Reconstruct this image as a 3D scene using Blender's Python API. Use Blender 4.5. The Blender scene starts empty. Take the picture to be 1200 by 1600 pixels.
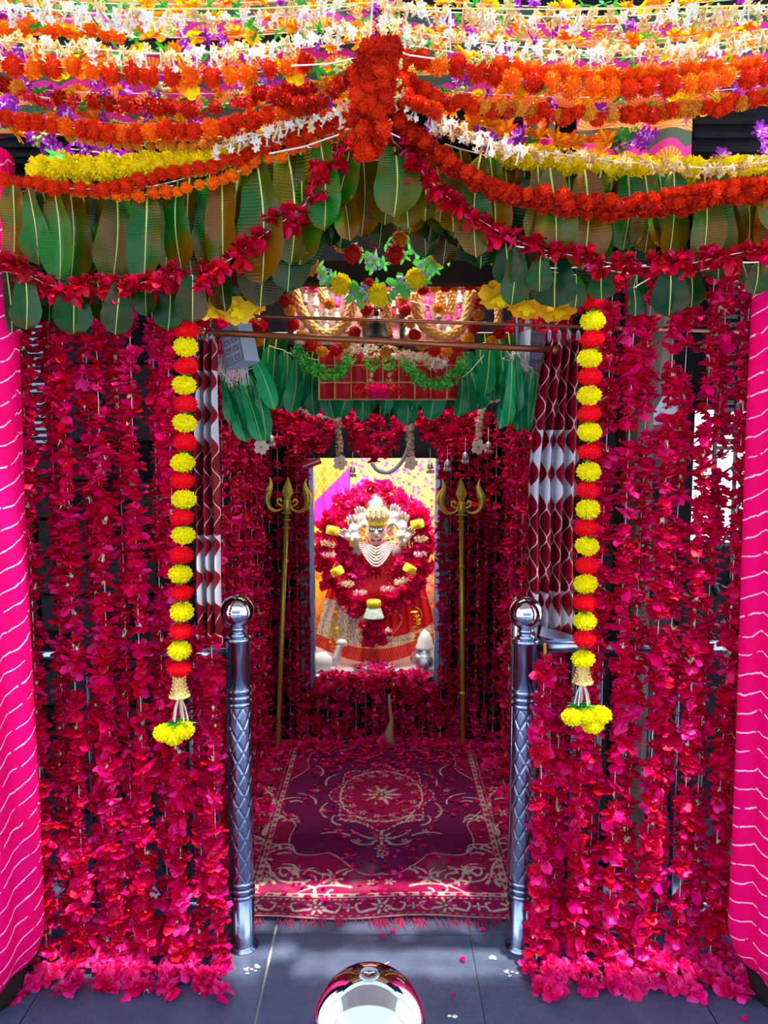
import bpy, math, random
import numpy as np
from mathutils import Vector, Euler, Matrix
R = random.Random(7)
sc = bpy.context.scene
COL = sc.collection
PI = math.pi
# ------------------------------------------------------------------ camera, sky, sun, exposure
PITCH = math.radians(5.2); F = 1200.0; CAMZ = 1.5
cd = bpy.data.cameras.new('camera'); cam = bpy.data.objects.new('camera', cd); COL.objects.link(cam)
cd.sensor_fit = 'VERTICAL'; cd.sensor_height = 36; cd.lens = 27.0; cd.clip_start = 0.02
cam.location = (0, 0, CAMZ); cam.rotation_euler = (PI/2 - PITCH, 0, 0)
sc.camera = cam
w = bpy.data.worlds.new('sky'); sc.world = w; w.use_nodes = True
nt = w.node_tree; bg = nt.nodes['Background']
tc = nt.nodes.new('ShaderNodeTexCoord'); sx = nt.nodes.new('ShaderNodeSeparateXYZ'); rp = nt.nodes.new('ShaderNodeValToRGB')
nt.links.new(tc.outputs['Generated'], sx.inputs[0]); nt.links.new(sx.outputs['Z'], rp.inputs[0]); nt.links.new(rp.outputs[0], bg.inputs[0])
rp.color_ramp.elements[0].position = 0.0; rp.color_ramp.elements[0].color = (0.80, 0.90, 1.0, 1)
rp.color_ramp.elements[1].position = 0.7; rp.color_ramp.elements[1].color = (0.45, 0.62, 1.0, 1)
bg.inputs[1].default_value = 2.35
sd = bpy.data.lights.new('sun', 'SUN'); sd.energy = 11.0; sd.angle = math.radians(1.5); sd.color = (1, 0.95, 0.86)
sun = bpy.data.objects.new('sun', sd); COL.objects.link(sun)
sun.rotation_euler = (math.radians(9), math.radians(7), 0); sun.location = (0, -1, 6)
sc.view_settings.view_transform = 'Standard'; sc.view_settings.look = 'None'
sc.view_settings.gamma = 1; sc.view_settings.use_curve_mapping = False; sc.view_settings.exposure = 0.45

def area(name, loc, rot, sx_, sy_, e, col=(1, 1, 1)):
    l = bpy.data.lights.new(name, 'AREA'); l.shape = 'RECTANGLE'; l.size = sx_; l.size_y = sy_; l.energy = e; l.color = col
    o = bpy.data.objects.new(name, l); COL.objects.link(o); o.location = loc; o.rotation_euler = rot
    return o

# pixel of the 1200x1600 photo at distance Y -> point in the room
def P(px, py, Y):
    u = (px-600)/F; v = (800-py)/F
    d = Vector((u, math.cos(PITCH)+v*math.sin(PITCH), -math.sin(PITCH)+v*math.cos(PITCH)))
    p = d*(Y/d.y); return Vector((p.x, Y, p.z+CAMZ))
def G(px, py, z=0.0):
    u = (px-600)/F; v = (800-py)/F
    d = Vector((u, math.cos(PITCH)+v*math.sin(PITCH), -math.sin(PITCH)+v*math.cos(PITCH)))
    p = d*((z-CAMZ)/d.z); return Vector((p.x, p.y, z))
def S(px, Y): return px*Y/F

# ------------------------------------------------------------------ materials
def base_mat(name):
    m = bpy.data.materials.new(name); m.use_nodes = True
    return m, m.node_tree, m.node_tree.nodes['Principled BSDF']
def mat(name, c, rough=0.6, metal=0.0, spec=0.5, bump=0.0, bscale=40, emit=0.0, c2=None, nscale=20):
    m, t, b = base_mat(name)
    b.inputs['Base Color'].default_value = (*c, 1); b.inputs['Roughness'].default_value = rough
    b.inputs['Metallic'].default_value = metal; b.inputs['Specular IOR Level'].default_value = spec
    if emit: b.inputs['Emission Color'].default_value = (*c, 1); b.inputs['Emission Strength'].default_value = emit
    if c2 is not None:
        no = t.nodes.new('ShaderNodeTexNoise'); no.inputs['Scale'].default_value = nscale; no.inputs['Detail'].default_value = 6
        co = t.nodes.new('ShaderNodeTexCoord'); t.links.new(co.outputs['Object'], no.inputs['Vector'])
        cr = t.nodes.new('ShaderNodeValToRGB'); cr.color_ramp.elements[0].color = (*c, 1); cr.color_ramp.elements[1].color = (*c2, 1)
        cr.color_ramp.elements[0].position = .38; cr.color_ramp.elements[1].position = .62
        t.links.new(no.outputs['Fac'], cr.inputs[0]); t.links.new(cr.outputs[0], b.inputs['Base Color'])
    if bump:
        no = t.nodes.new('ShaderNodeTexNoise'); no.inputs['Scale'].default_value = bscale; no.inputs['Detail'].default_value = 5
        co = t.nodes.new('ShaderNodeTexCoord'); t.links.new(co.outputs['Object'], no.inputs['Vector'])
        bp = t.nodes.new('ShaderNodeBump'); bp.inputs['Strength'].default_value = bump; bp.inputs['Distance'].default_value = .01
        t.links.new(no.outputs['Fac'], bp.inputs['Height']); t.links.new(bp.outputs[0], b.inputs['Normal'])
    return m
def petal_mat(name, c1, c2, rough=0.5, trans=0.25, spec=0.18):
    """a petal colour that differs from blossom to blossom"""
    m, t, b = base_mat(name)
    oi = t.nodes.new('ShaderNodeObjectInfo'); mx = t.nodes.new('ShaderNodeMix'); mx.data_type = 'RGBA'
    mx.inputs[6].default_value = (*c1, 1); mx.inputs[7].default_value = (*c2, 1)
    t.links.new(oi.outputs['Random'], mx.inputs[0]); t.links.new(mx.outputs[2], b.inputs['Base Color'])
    b.inputs['Roughness'].default_value = rough; b.inputs['Specular IOR Level'].default_value = spec
    tr = t.nodes.new('ShaderNodeBsdfTranslucent'); ms = t.nodes.new('ShaderNodeMixShader'); ms.inputs[0].default_value = trans
    t.links.new(mx.outputs[2], tr.inputs[0]); t.links.new(b.outputs[0], ms.inputs[1]); t.links.new(tr.outputs[0], ms.inputs[2])
    t.links.new(ms.outputs[0], t.nodes['Material Output'].inputs[0])
    return m
def leaf_mat(name, g1, g2, br, bmix):
    m, t, b = base_mat(name)
    oi = t.nodes.new('ShaderNodeObjectInfo'); mx = t.nodes.new('ShaderNodeMix'); mx.data_type = 'RGBA'
    mx.inputs[6].default_value = (*g1, 1); mx.inputs[7].default_value = (*g2, 1); t.links.new(oi.outputs['Random'], mx.inputs[0])
    co = t.nodes.new('ShaderNodeTexCoord'); no = t.nodes.new('ShaderNodeTexNoise'); no.inputs['Scale'].default_value = 1.3; no.inputs['Detail'].default_value = 3
    no.noise_dimensions = '4D'; ml = t.nodes.new('ShaderNodeMath'); ml.operation = 'MULTIPLY'; ml.inputs[1].default_value = 40
    t.links.new(oi.outputs['Random'], ml.inputs[0]); t.links.new(ml.outputs[0], no.inputs['W']); t.links.new(co.outputs['Object'], no.inputs['Vector'])
    cr = t.nodes.new('ShaderNodeValToRGB'); cr.color_ramp.elements[0].position = .62-bmix*.35; cr.color_ramp.elements[1].position = .78-bmix*.35
    t.links.new(no.outputs['Fac'], cr.inputs[0]); m2 = t.nodes.new('ShaderNodeMix'); m2.data_type = 'RGBA'
    t.links.new(cr.outputs[0], m2.inputs[0]); t.links.new(mx.outputs[2], m2.inputs[6]); m2.inputs[7].default_value = (*br, 1)
    t.links.new(m2.outputs[2], b.inputs['Base Color']); b.inputs['Roughness'].default_value = .22
    b.inputs['Specular IOR Level'].default_value = .22
    wv = t.nodes.new('ShaderNodeTexWave'); wv.bands_direction = 'Z'; wv.inputs['Scale'].default_value = 11; wv.inputs['Distortion'].default_value = 1.2; wv.inputs['Detail Scale'].default_value = 2
    t.links.new(co.outputs['Object'], wv.inputs['Vector'])
    bp = t.nodes.new('ShaderNodeBump'); bp.inputs['Strength'].default_value = .10; bp.inputs['Distance'].default_value = .006
    t.links.new(wv.outputs['Fac'], bp.inputs['Height']); t.links.new(bp.outputs[0], b.inputs['Normal'])
    tr = t.nodes.new('ShaderNodeBsdfTranslucent'); ms = t.nodes.new('ShaderNodeMixShader'); ms.inputs[0].default_value = .15
    t.links.new(m2.outputs[2], tr.inputs[0]); t.links.new(b.outputs[0], ms.inputs[1]); t.links.new(tr.outputs[0], ms.inputs[2])
    t.links.new(ms.outputs[0], t.nodes['Material Output'].inputs[0])
    return m
def attr_mat(name, rough=0.9, bump=0.0, bscale=300):
    m, t, b = base_mat(name)
    a = t.nodes.new('ShaderNodeVertexColor'); a.layer_name = 'col'; t.links.new(a.outputs[0], b.inputs['Base Color'])
    b.inputs['Roughness'].default_value = rough; b.inputs['Specular IOR Level'].default_value = .2
    if bump:
        no = t.nodes.new('ShaderNodeTexNoise'); no.inputs['Scale'].default_value = bscale
        bp = t.nodes.new('ShaderNodeBump'); bp.inputs['Strength'].default_value = bump; bp.inputs['Distance'].default_value = .004
        co = t.nodes.new('ShaderNodeTexCoord'); t.links.new(co.outputs['Object'], no.inputs['Vector'])
        t.links.new(no.outputs['Fac'], bp.inputs['Height']); t.links.new(bp.outputs[0], b.inputs['Normal'])
    return m
class NG:
    """tiny maths-node writer"""
    def __init__(s, t): s.t = t
    def m(s, op, a, b=None, c=None):
        n = s.t.nodes.new('ShaderNodeMath'); n.operation = op
        for i, x in enumerate((a, b, c)):
            if x is None: continue
            if isinstance(x, (int, float)): n.inputs[i].default_value = x
            else: s.t.links.new(x, n.inputs[i])
        return n.outputs[0]
    def mix(s, f, a, b):
        n = s.t.nodes.new('ShaderNodeMix'); n.data_type = 'RGBA'
        for i, x in ((0, f), (6, a), (7, b)):
            if isinstance(x, tuple): n.inputs[i].default_value = (*x, 1)
            elif isinstance(x, (int, float)): n.inputs[i].default_value = x
            else: s.t.links.new(x, n.inputs[i])
        return n.outputs[2]
def curtain_mat():
    m, t, b = base_mat('ogee_satin'); n = NG(t)
    uv = t.nodes.new('ShaderNodeUVMap'); sp = t.nodes.new('ShaderNodeSeparateXYZ'); t.links.new(uv.outputs[0], sp.inputs[0])
    U, V = sp.outputs[0], sp.outputs[1]      # U in cells, V in rows
    fu = n.m('SUBTRACT', n.m('FRACT', U), .5)
    hw = n.m('MULTIPLY', n.m('ADD', n.m('COSINE', n.m('MULTIPLY', V, 2*PI)), 1.0), .25)   # half width of a drop
    d = n.m('SUBTRACT', n.m('ABSOLUTE', fu), hw)
    inside = n.m('LESS_THAN', d, 0.0)
    line = n.m('LESS_THAN', n.m('ABSOLUTE', d), .03)
    band = n.m('LESS_THAN', n.m('FRACT', n.m('DIVIDE', n.m('ADD', V, 2.32), 5.0)), .49)     # three pale rows, three dark rows
    bgc = n.mix(band, (.20, .001, .012), (.60, .60, .66))
    c = n.mix(inside, bgc, (.24, .002, .014)); c = n.mix(line, c, (.68, .60, .60))
    t.links.new(c, b.inputs['Base Color']); b.inputs['Roughness'].default_value = .4; b.inputs['Specular IOR Level'].default_value = .2
    return m
def drape_mat():
    m, t, b = base_mat('pink_tie_dye'); n = NG(t)
    uv = t.nodes.new('ShaderNodeUVMap'); sp = t.nodes.new('ShaderNodeSeparateXYZ'); t.links.new(uv.outputs[0], sp.inputs[0])
    U, V = sp.outputs[0], sp.outputs[1]
    no = t.nodes.new('ShaderNodeTexNoise'); no.inputs['Scale'].default_value = 16; no.inputs['Detail'].default_value = 4; t.links.new(uv.outputs[0], no.inputs['Vector'])
    sc_ = n.m('MULTIPLY', n.m('ABSOLUTE', n.m('SINE', n.m('MULTIPLY', U, 34.0))), .011)
    v = n.m('ADD', n.m('ADD', V, sc_), n.m('MULTIPLY', no.outputs['Fac'], .03))
    fr = n.m('FRACT', n.m('DIVIDE', v, .052))
    line = n.m('LESS_THAN', fr, .075)
    no2 = t.nodes.new('ShaderNodeTexNoise'); no2.inputs['Scale'].default_value = 45; t.links.new(uv.outputs[0], no2.inputs['Vector'])
    line = n.m('MULTIPLY', line, n.m('GREATER_THAN', no2.outputs['Fac'], .40))
    no3 = t.nodes.new('ShaderNodeTexNoise'); no3.inputs['Scale'].default_value = 7; t.links.new(uv.outputs[0], no3.inputs['Vector'])
    basec = n.mix(no3.outputs['Fac'], (.95, .0, .085), (.86, .0, .19))
    c = n.mix(line, basec, (.95, .62, .72))
    t.links.new(c, b.inputs['Base Color']); b.inputs['Roughness'].default_value = .7; b.inputs['Specular IOR Level'].default_value = .1
    return m
ROSE = petal_mat('rose_petal', (.60, .0, .014), (.68, .0, .05), .45)
ROSE2 = petal_mat('rose_petal_magenta', (.86, .0, .18), (.80, .0, .07), .45)
ROSE3 = petal_mat('rose_petal_pink', (.95, .035, .30), (.92, .01, .18), .45)
CALYX = mat('calyx', (.62, .68, .42), .5)
STAMEN = mat('pale_pink_stamen', (.9, .45, .55), .5)
THREAD = mat('thread', (.75, .7, .6), .7)
MAR_R = petal_mat('marigold_red', (.55, .012, .0), (.75, .04, .0), .55, .2); MAR_R2 = petal_mat('marigold_red_tip', (.85, .05, .0), (.70, .02, .0), .55, .2)
MAR_D = petal_mat('marigold_maroon', (.34, .0, .0), (.5, .01, .0), .55, .15); MAR_D2 = petal_mat('marigold_maroon_tip', (.6, .04, .0), (.42, .01, .0), .55, .15)
MAR_O = petal_mat('marigold_orange', (.95, .16, .0), (.85, .09, .0), .55, .25); MAR_O2 = petal_mat('marigold_orange_tip', (1.0, .32, .01), (.95, .2, .0), .55, .25)
MAR_A = petal_mat('marigold_amber', (.72, .25, .01), (.6, .17, .01), .6, .2); MAR_A2 = petal_mat('marigold_amber_tip', (.85, .38, .03), (.7, .3, .02), .6, .2)
MAR_Y = petal_mat('marigold_yellow', (.92, .72, .0), (.85, .60, .0), .55, .2); MAR_Y2 = petal_mat('marigold_yellow_tip', (1.0, .88, .01), (.95, .82, .0), .55, .2)
PUF_Y = petal_mat('puff_yellow', (.9, .78, .0), (.88, .74, .0), .7, .1); PUF_Y2 = petal_mat('puff_yellow_tip', (1.0, .95, .0), (.95, .9, .0), .7, .1)
PUF_R = petal_mat('puff_red', (.85, .0, .006), (.8, .0, .01), .7, .1); PUF_R2 = petal_mat('puff_red_tip', (.95, .0, .03), (.95, .0, .012), .7, .1)
FIL_O = petal_mat('paper_orange', (1.0, .25, .01), (.95, .12, .0), .6, .3); FIL_Y = petal_mat('paper_yellow', (1.0, .72, .0), (.95, .5, .0), .6, .3)
WHT = petal_mat('white_petal', (.85, .84, .80), (.9, .78, .58), .6, .3); CRM = petal_mat('cream_petal', (.85, .62, .3), (.75, .45, .15), .6, .3)
PUR = petal_mat('purple_petal', (.42, .02, .55), (.30, .01, .42), .5, .25); PUR2 = petal_mat('lilac_petal', (.75, .55, .9), (.8, .65, .9), .5, .25)
BLU = petal_mat('lilac_blue_floret', (.42, .48, .78), (.50, .52, .75), .5, .15)
GRN = petal_mat('green_leaflet', (.02, .34, .03), (.05, .45, .04), .45, .2); GRN_L = petal_mat('light_green_leaflet', (.12, .65, .10), (.2, .7, .12), .5, .3)
BER = petal_mat('green_bud', (.45, .62, .15), (.55, .65, .25), .5, .2)
BUFF = petal_mat('buff_bud', (.75, .42, .13), (.68, .36, .09), .6, .1)
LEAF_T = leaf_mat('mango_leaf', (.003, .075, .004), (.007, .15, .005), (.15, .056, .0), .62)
LEAF_SHADE = leaf_mat('mango_leaf_shaded', (.001, .030, .005), (.003, .055, .004), (.06, .028, .0), .4)  # darkened leaf copy: shade of the lower and rear rows put into the colour
LEAF_I = leaf_mat('inner_leaf', (.004, .20, .06), (.006, .30, .10), (.03, .2, .03), .1)
RIB = mat('midrib', (.50, .55, .14), .45)
STEEL = mat('polished_steel', (.34, .41, .56), .24, 1.0, bump=.02, bscale=9)
STEEL_M = mat('mirror_steel', (.55, .60, .68), .05, 1.0)
STEEL_D = mat('dull_steel', (.25, .28, .34), .32, 1.0)
GOLD = mat('olive_brass', (.62, .50, .05), .32, .45, c2=(.48, .40, .05), nscale=14)
GOLDB = mat('bright_gold', (.95, .70, .12), .35, .5, bump=.3, bscale=220)
GILT = mat('gold_tassel', (.72, .48, .14), .45, .4)
BRONZE = mat('brown_rod', (.30, .09, .03), .28, .6)
DARK = mat('dark_stone', (.010, .010, .012), .9, spec=.1, bump=.4, bscale=20, c2=(.018, .018, .022), nscale=9)
BROWN = mat('brown_stone', (.06, .038, .025), .8, spec=.2, bump=.5, bscale=25, c2=(.12, .09, .07), nscale=8)
BROWN2 = mat('grey_stone', (.03, .03, .034), .8, spec=.2, bump=.5, bscale=25, c2=(.05, .045, .045), nscale=8)
SLATE = mat('slate', (.052, .072, .120), .42, bump=.25, bscale=60, c2=(.070, .090, .145), nscale=12)
MORTAR = mat('white_mortar', (.38, .40, .42), .9)
DRAPE = drape_mat(); OGEE = curtain_mat()
MARBLE = mat('white_marble', (.80, .77, .70), .35); SKINM = mat('painted_marble', (.82, .76, .72), .4)
CREAM_G = mat('cream_gilt', (.80, .58, .20), .5, .0, bump=.8, bscale=130, c2=(.85, .80, .62), nscale=120)
YEL = mat('turmeric_yellow', (.9, .7, .02), .5, bump=.4, bscale=200)
REDC = mat('red_cloth', (.75, .006, .012), .6, c2=(.62, .0, .015), nscale=30)
PEARL = mat('pearl', (.85, .85, .80), .3); REDP = mat('red_paint', (.55, .0, .02), .5); EYEG = mat('grey_paint', (.14, .15, .22), .6)
BLACK = mat('black_paint', (.01, .01, .012), .4); SILVER = mat('silver', (.75, .75, .78), .25, .9, bump=.3, bscale=120)
PALEBOX = mat('pale_grey_plastic', (.30, .35, .42), .45); FIBRE = mat('pale_fibre', (.55, .55, .55), .9)
DKWOOD = mat('dark_wood', (.02, .014, .012), .8, spec=.1, bump=.3, bscale=30)
CHARM = mat('silver_charm', (.7, .68, .62), .35, .5)

# ------------------------------------------------------------------ mesh helpers
class MB:
    def __init__(s): s.v = []; s.f = []; s.m = []; s.uv = None
    def add(s, vs, fs, m=0):
        o = len(s.v); s.v += [tuple(x) for x in vs]; s.f += [tuple(i+o for i in q) for q in fs]; s.m += [m]*len(fs)
    def box(s, c, d, m=0, rot=None):
        x, y, z = d[0]/2, d[1]/2, d[2]/2
        vs = [Vector((a*x, b*y, e*z)) for a in (-1, 1) for b in (-1, 1) for e in (-1, 1)]
        if rot is not None: vs = [rot @ q for q in vs]
        vs = [q+Vector(c) for q in vs]
        s.add(vs, [(0, 1, 3, 2), (4, 6, 7, 5), (0, 4, 5, 1), (2, 3, 7, 6), (0, 2, 6, 4), (1, 5, 7, 3)], m)
    def tube(s, pts, r, n=8, m=0, cap=True):
        pts = [Vector(p) for p in pts]; rr = r if isinstance(r, (list, tuple)) else [r]*len(pts)
        t0 = (pts[1]-pts[0]).normalized(); up = Vector((0, 0, 1)) if abs(t0.z) < .9 else Vector((1, 0, 0))
        a = t0.cross(up).normalized(); vs = []; fs = []
        for i, p in enumerate(pts):
            t = (pts[min(i+1, len(pts)-1)]-pts[max(i-1, 0)]).normalized()
            a = (a-t*a.dot(t)).normalized(); b = t.cross(a)
            for k in range(n):
                th = 2*PI*k/n; vs.append(p+(a*math.cos(th)+b*math.sin(th))*rr[i])
        for i in range(len(pts)-1):
            for k in range(n): fs.append((i*n+k, i*n+(k+1) % n, (i+1)*n+(k+1) % n, (i+1)*n+k))
        if cap: fs.append(tuple(range(n-1, -1, -1))); fs.append(tuple((len(pts)-1)*n+k for k in range(n)))
        s.add(vs, fs, m)
    def lathe(s, prof, n=24, c=(0, 0, 0), m=0, sy=1.0, fn=None):
        vs = []; fs = []; c = Vector(c)
        for i, (r, z) in enumerate(prof):
            for k in range(n):
                th = 2*PI*k/n; r2 = r if fn is None else fn(r, z, th)
                vs.append(c+Vector((r2*math.cos(th), r2*math.sin(th)*sy, z)))
        for i in range(len(prof)-1):
            for k in range(n): fs.append((i*n+k, i*n+(k+1) % n, (i+1)*n+(k+1) % n, (i+1)*n+k))
        if prof[0][0] > 1e-4: fs.append(tuple(range(n-1, -1, -1)))
        if prof[-1][0] > 1e-4: fs.append(tuple((len(prof)-1)*n+k for k in range(n)))
        s.add(vs, fs, m)
    def ball(s, c, r, n=12, m=0, sc_=(1, 1, 1)):
        h = max(4, n//2); vs = []; fs = []; c = Vector(c)
        for i in range(h+1):
            ph = PI*i/h
            for k in range(n):
                th = 2*PI*k/n; vs.append(c+Vector((r*sc_[0]*math.sin(ph)*math.cos(th), r*sc_[1]*math.sin(ph)*math.sin(th), r*sc_[2]*math.cos(ph))))
        for i in range(h):
            for k in range(n): fs.append((i*n+k, (i+1)*n+k, (i+1)*n+(k+1) % n, i*n+(k+1) % n))
        s.add(vs, fs, m)
    def petal(s, o, az, el, L, W, curl=.3, m=0, cup=.15, rows=3, tipw=.55, ruf=0.0, rnd=None):
        """a curved petal from point o, leaving at azimuth az and elevation el"""
        vs = []; o = Vector(o); ca, sa = math.cos(az), math.sin(az); side = Vector((-sa, ca, 0)); p = o.copy(); e = el
        for i in range(rows+1):
            t = i/rows
            wd = W*(.25+1.5*t*(1-t)*1.6+ (tipw-.25)*t)*.5
            out = Vector((ca*math.cos(e), sa*math.cos(e), math.sin(e))); nrm = Vector((-ca*math.sin(e), -sa*math.sin(e), math.cos(e)))
            for q in (-1, 0, 1):
                z = cup*abs(q)*W + (rnd.uniform(-ruf, ruf)*W if rnd else 0)
                vs.append(p+side*(q*wd)+nrm*z)
            p = p+out*(L/rows); e -= curl/rows
        fs = []
        for i in range(rows):
            for q in range(2): fs.append((i*3+q, i*3+q+1, i*3+q+4, i*3+q+3))
        s.add(vs, fs, m)
    def mesh(s, name, mats, smooth=True):
        me = bpy.data.meshes.new(name); me.from_pydata(s.v, [], s.f)
        for q in mats: me.materials.append(q)
        me.polygons.foreach_set('material_index', s.m)
        if smooth: me.polygons.foreach_set('use_smooth', [True]*len(s.f))
        me.update(); return me
    def build(s, name, mats, parent=None, smooth=False, loc=None, rot=None):
        if not isinstance(mats, (list, tuple)): mats = [mats]
        me = s.mesh(name, mats, smooth)
        return put(name, me, parent, loc, rot)
def put(name, me, parent=None, loc=None, rot=None, scale=None):
    o = bpy.data.objects.new(name, me); COL.objects.link(o)
    if parent is not None: o.parent = parent
    if loc is not None: o.location = loc
    if rot is not None: o.rotation_euler = rot
    if scale is not None: o.scale = (scale,)*3 if isinstance(scale, (int, float)) else scale
    return o
def tag(o, label, cat, group=None, kind=None):
    if label: o['label'] = label
    if cat: o['category'] = cat
    if group: o['group'] = group
    if kind: o['kind'] = kind
    return o
def thing(name, label, cat, loc=(0, 0, 0), group=None):
    o = bpy.data.objects.new(name, None); COL.objects.link(o); o.location = loc; o.empty_display_size = .05
    return tag(o, label, cat, group)
def struct(name, mb, m, smooth=False):
    o = mb.build(name, m, None, smooth); o['kind'] = 'structure'; return o
def grid_mesh(name, fn, nu, nv, mats, uvfn=None, colfn=None, smooth=True, thick=0):
    """fn(u,v)->point for u,v in 0..1 ; sheet"""
    vs = []; fs = []
    for j in range(nv+1):
        for i in range(nu+1): vs.append(fn(i/nu, j/nv))
    for j in range(nv):
        for i in range(nu):
            a = j*(nu+1)+i; fs.append((a, a+1, a+nu+2, a+nu+1))
    me = bpy.data.meshes.new(name); me.from_pydata(vs, [], fs)
    for q in mats: me.materials.append(q)
    if smooth: me.polygons.foreach_set('use_smooth', [True]*len(fs))
    if uvfn:
        uv = me.uv_layers.new(name='UVMap'); li = np.zeros(len(me.loops), dtype=np.int32); me.loops.foreach_get('vertex_index', li)
        tab = np.array([uvfn((k % (nu+1))/nu, (k//(nu+1))/nv) for k in range(len(vs))], dtype=np.float32)
        uv.data.foreach_set('uv', tab[li].ravel())
    me.update(); return me

# ------------------------------------------------------------------ blossom and leaf kinds (shared mesh data)
def rose_mesh(seed, pink=False, calyx=False, wilt=0):
    r = random.Random(seed); b = MB(); a0 = r.random()*6
    mA, mB = (2, 1) if pink else (0, 1)
    pick = lambda pr: mB if r.random() < pr else (2 if r.random() < .08 else mA)
    for k in range(8): b.petal((0, 0, -.05), a0+k*PI/4+r.uniform(-.3, .3), r.uniform(-.35, .3)-wilt, r.uniform(.7, 1.12), r.uniform(.55, .9), r.uniform(-.4, 1.1), pick(.45), r.uniform(-.15, .25), ruf=.12, rnd=r)
    for k in range(7): b.petal((0, 0, .05), a0+k*PI/3.5+r.uniform(-.3, .3), r.uniform(.1, .8), r.uniform(.5, .85), r.uniform(.4, .75), r.uniform(-.5, 1.0), pick(.5), r.uniform(-.1, .25), ruf=.12, rnd=r)
    for k in range(4): b.petal((0, 0, .1), a0+k*PI*.5+r.uniform(-.3, .3), r.uniform(.7, 1.2), r.uniform(.35, .6), r.uniform(.4, .6), r.uniform(-.6, .3), pick(.3), .25, rows=2)
    if calyx:
        for k in range(5): b.petal((0, 0, -.08), k*PI*.4+r.uniform(-.3, .3), r.uniform(-1.3, -.2), r.uniform(.35, .65), .12, r.uniform(-.8, .8), 3, 0, rows=2, tipw=.1)
        b.ball((0, 0, -.15), .13, 6, 3, (1, 1, 1.3))
    for k in range(5): b.petal((r.uniform(-.3, .3), r.uniform(-.3, .3), r.uniform(-.1, .3)), r.uniform(0, 6.28), r.uniform(-.2, 1.0), r.uniform(.3, .55), .06, r.uniform(-.8, .8), 4, 0, rows=1, tipw=.3)
    return b.mesh('rose_blossom', [ROSE, ROSE2, ROSE3, CALYX, STAMEN])
def pompon_mesh(name, n, mats, seed, lo=.62, wd=.2, core=.72, sq=(1, 1, .85)):
    r = random.Random(seed); b = MB(); b.ball((0, 0, 0), core, 10, 0, sq)
    for i in range(n):
        z = 1-2*(i+.5)/n; th = i*2.39996+r.uniform(-.15, .15); q = math.sqrt(max(0, 1-z*z))
        d = Vector((q*math.cos(th), q*math.sin(th), z)); t = d.cross(Vector((r.uniform(-1, 1), r.uniform(-1, 1), r.uniform(-1, 1)))).normalized()
        L = r.uniform(.86, 1.06); bb = d.cross(t); w_ = wd*r.uniform(.7, 1.25)
        p0 = d*lo; p1 = d*L*.93+bb*.06
        vs = [p0-t*w_*.3, p0+t*w_*.3, p1+t*w_*.55, d*L+bb*r.uniform(-.05, .08), p1-t*w_*.55]
        vs = [Vector((x.x*sq[0], x.y*sq[1], x.z*sq[2])) for x in vs]
        b.add(vs, [(0, 1, 2, 3, 4)], 1 if r.random() < .5 else 0)
    return b.mesh(name, mats, False)
def star_flower(b, c, ax, L, wd, m=0, mt=None, n=5, rnd=R, rows=2):
    """small five-petal flower at c facing ax"""
    ax = Vector(ax).normalized(); q = Vector((0, 0, 1)).rotation_difference(ax); t = MB(); a0 = rnd.random()*6
    for k in range(n): t.petal((0, 0, 0), a0+k*2*PI/n, rnd.uniform(.2, .7), L, wd, rnd.uniform(.2, 1.0), 0, .08, rows=rows)
    b.add([q @ Vector(v)+Vector(c) for v in t.v], t.f, m)
    if mt is not None: b.ball(Vector(c)+ax*L*.15, L*.22, 5, mt)
def tassel_mesh(seed, mats):
    r = random.Random(seed); b = MB()
    for k in range(7):
        a = r.random()*6.28; rr = r.uniform(.1, .55); z = r.uniform(-1.0, .5); c = Vector((rr*math.cos(a), rr*math.sin(a), z))
        b.tube([(0, 0, .6), c*.6+Vector((0, 0, .15)), c], [.05, .09, .10], 4, 0)
        star_flower(b, c, (math.cos(a), math.sin(a), r.uniform(-1.4, .2)), r.uniform(.32, .48), .26, 0 if r.random() < .8 else 1, None, 5, r)
    return b.mesh('tuberose', mats)
def daisy_mesh(seed, mats, n=18, name='paper_flower'):
    r = random.Random(seed); b = MB()
    for lay in range(2):
        for k in range(n): b.petal((0, 0, .04*lay), k*2*PI/n+r.uniform(-.1, .1), r.uniform(.0, .45)+lay*.35, r.uniform(.8, 1.05)*(1-.25*lay), .26, r.uniform(-.3, .6), r.choice((0, 0, 1)), .1, rows=2)
    return b.mesh(name, mats)
def berry_mesh(seed, mat_):
    r = random.Random(seed); b = MB()
    for k in range(22):
        d = Vector((r.gauss(0, 1), r.gauss(0, 1), r.gauss(0, 1))).normalized()*r.uniform(.5, .9); b.ball(d, .2, 5, 0)
    return b.mesh('bud_cluster', [mat_])
def leaflet_mesh(seed, m=GRN, n=5):
    r = random.Random(seed); b = MB()
    for k in range(n): b.petal((0, 0, 0), k*2*PI/n+r.uniform(-.3, .3), r.uniform(-.4, .5), 1.0, .55, r.uniform(0, .8), 0, .15, rows=3, tipw=.12)
    return b.mesh('leaf_sprig', [m])
def frill_mesh(seed, m1, m2):
    r = random.Random(seed); b = MB()
    for k in range(34):
        d = Vector((r.gauss(0, 1), r.gauss(0, 1), r.gauss(0, .9))).normalized()*r.uniform(.35, .8)
        star_flower(b, d, d, r.uniform(.22, .34), .2, r.choice((0, 1)), None, 3, r)
    return b.mesh('frilly_tuft', [m1, m2])
def floret_mesh(seed):
    r = random.Random(seed); b = MB()
    for k in range(16):
        d = Vector((r.gauss(0, 1), r.gauss(0, 1), r.gauss(0, 1))).normalized()*r.uniform(.5, .8); star_flower(b, d, d, .33, .16, 0, None, 5, r)
    for k in range(5): b.petal((0, 0, -.1), k*1.256+r.uniform(-.2, .2), r.uniform(-.3, .3), 1.25, .7, .4, 1, .1)
    return b.mesh('floret_cluster', [BLU, GRN_L])
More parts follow.
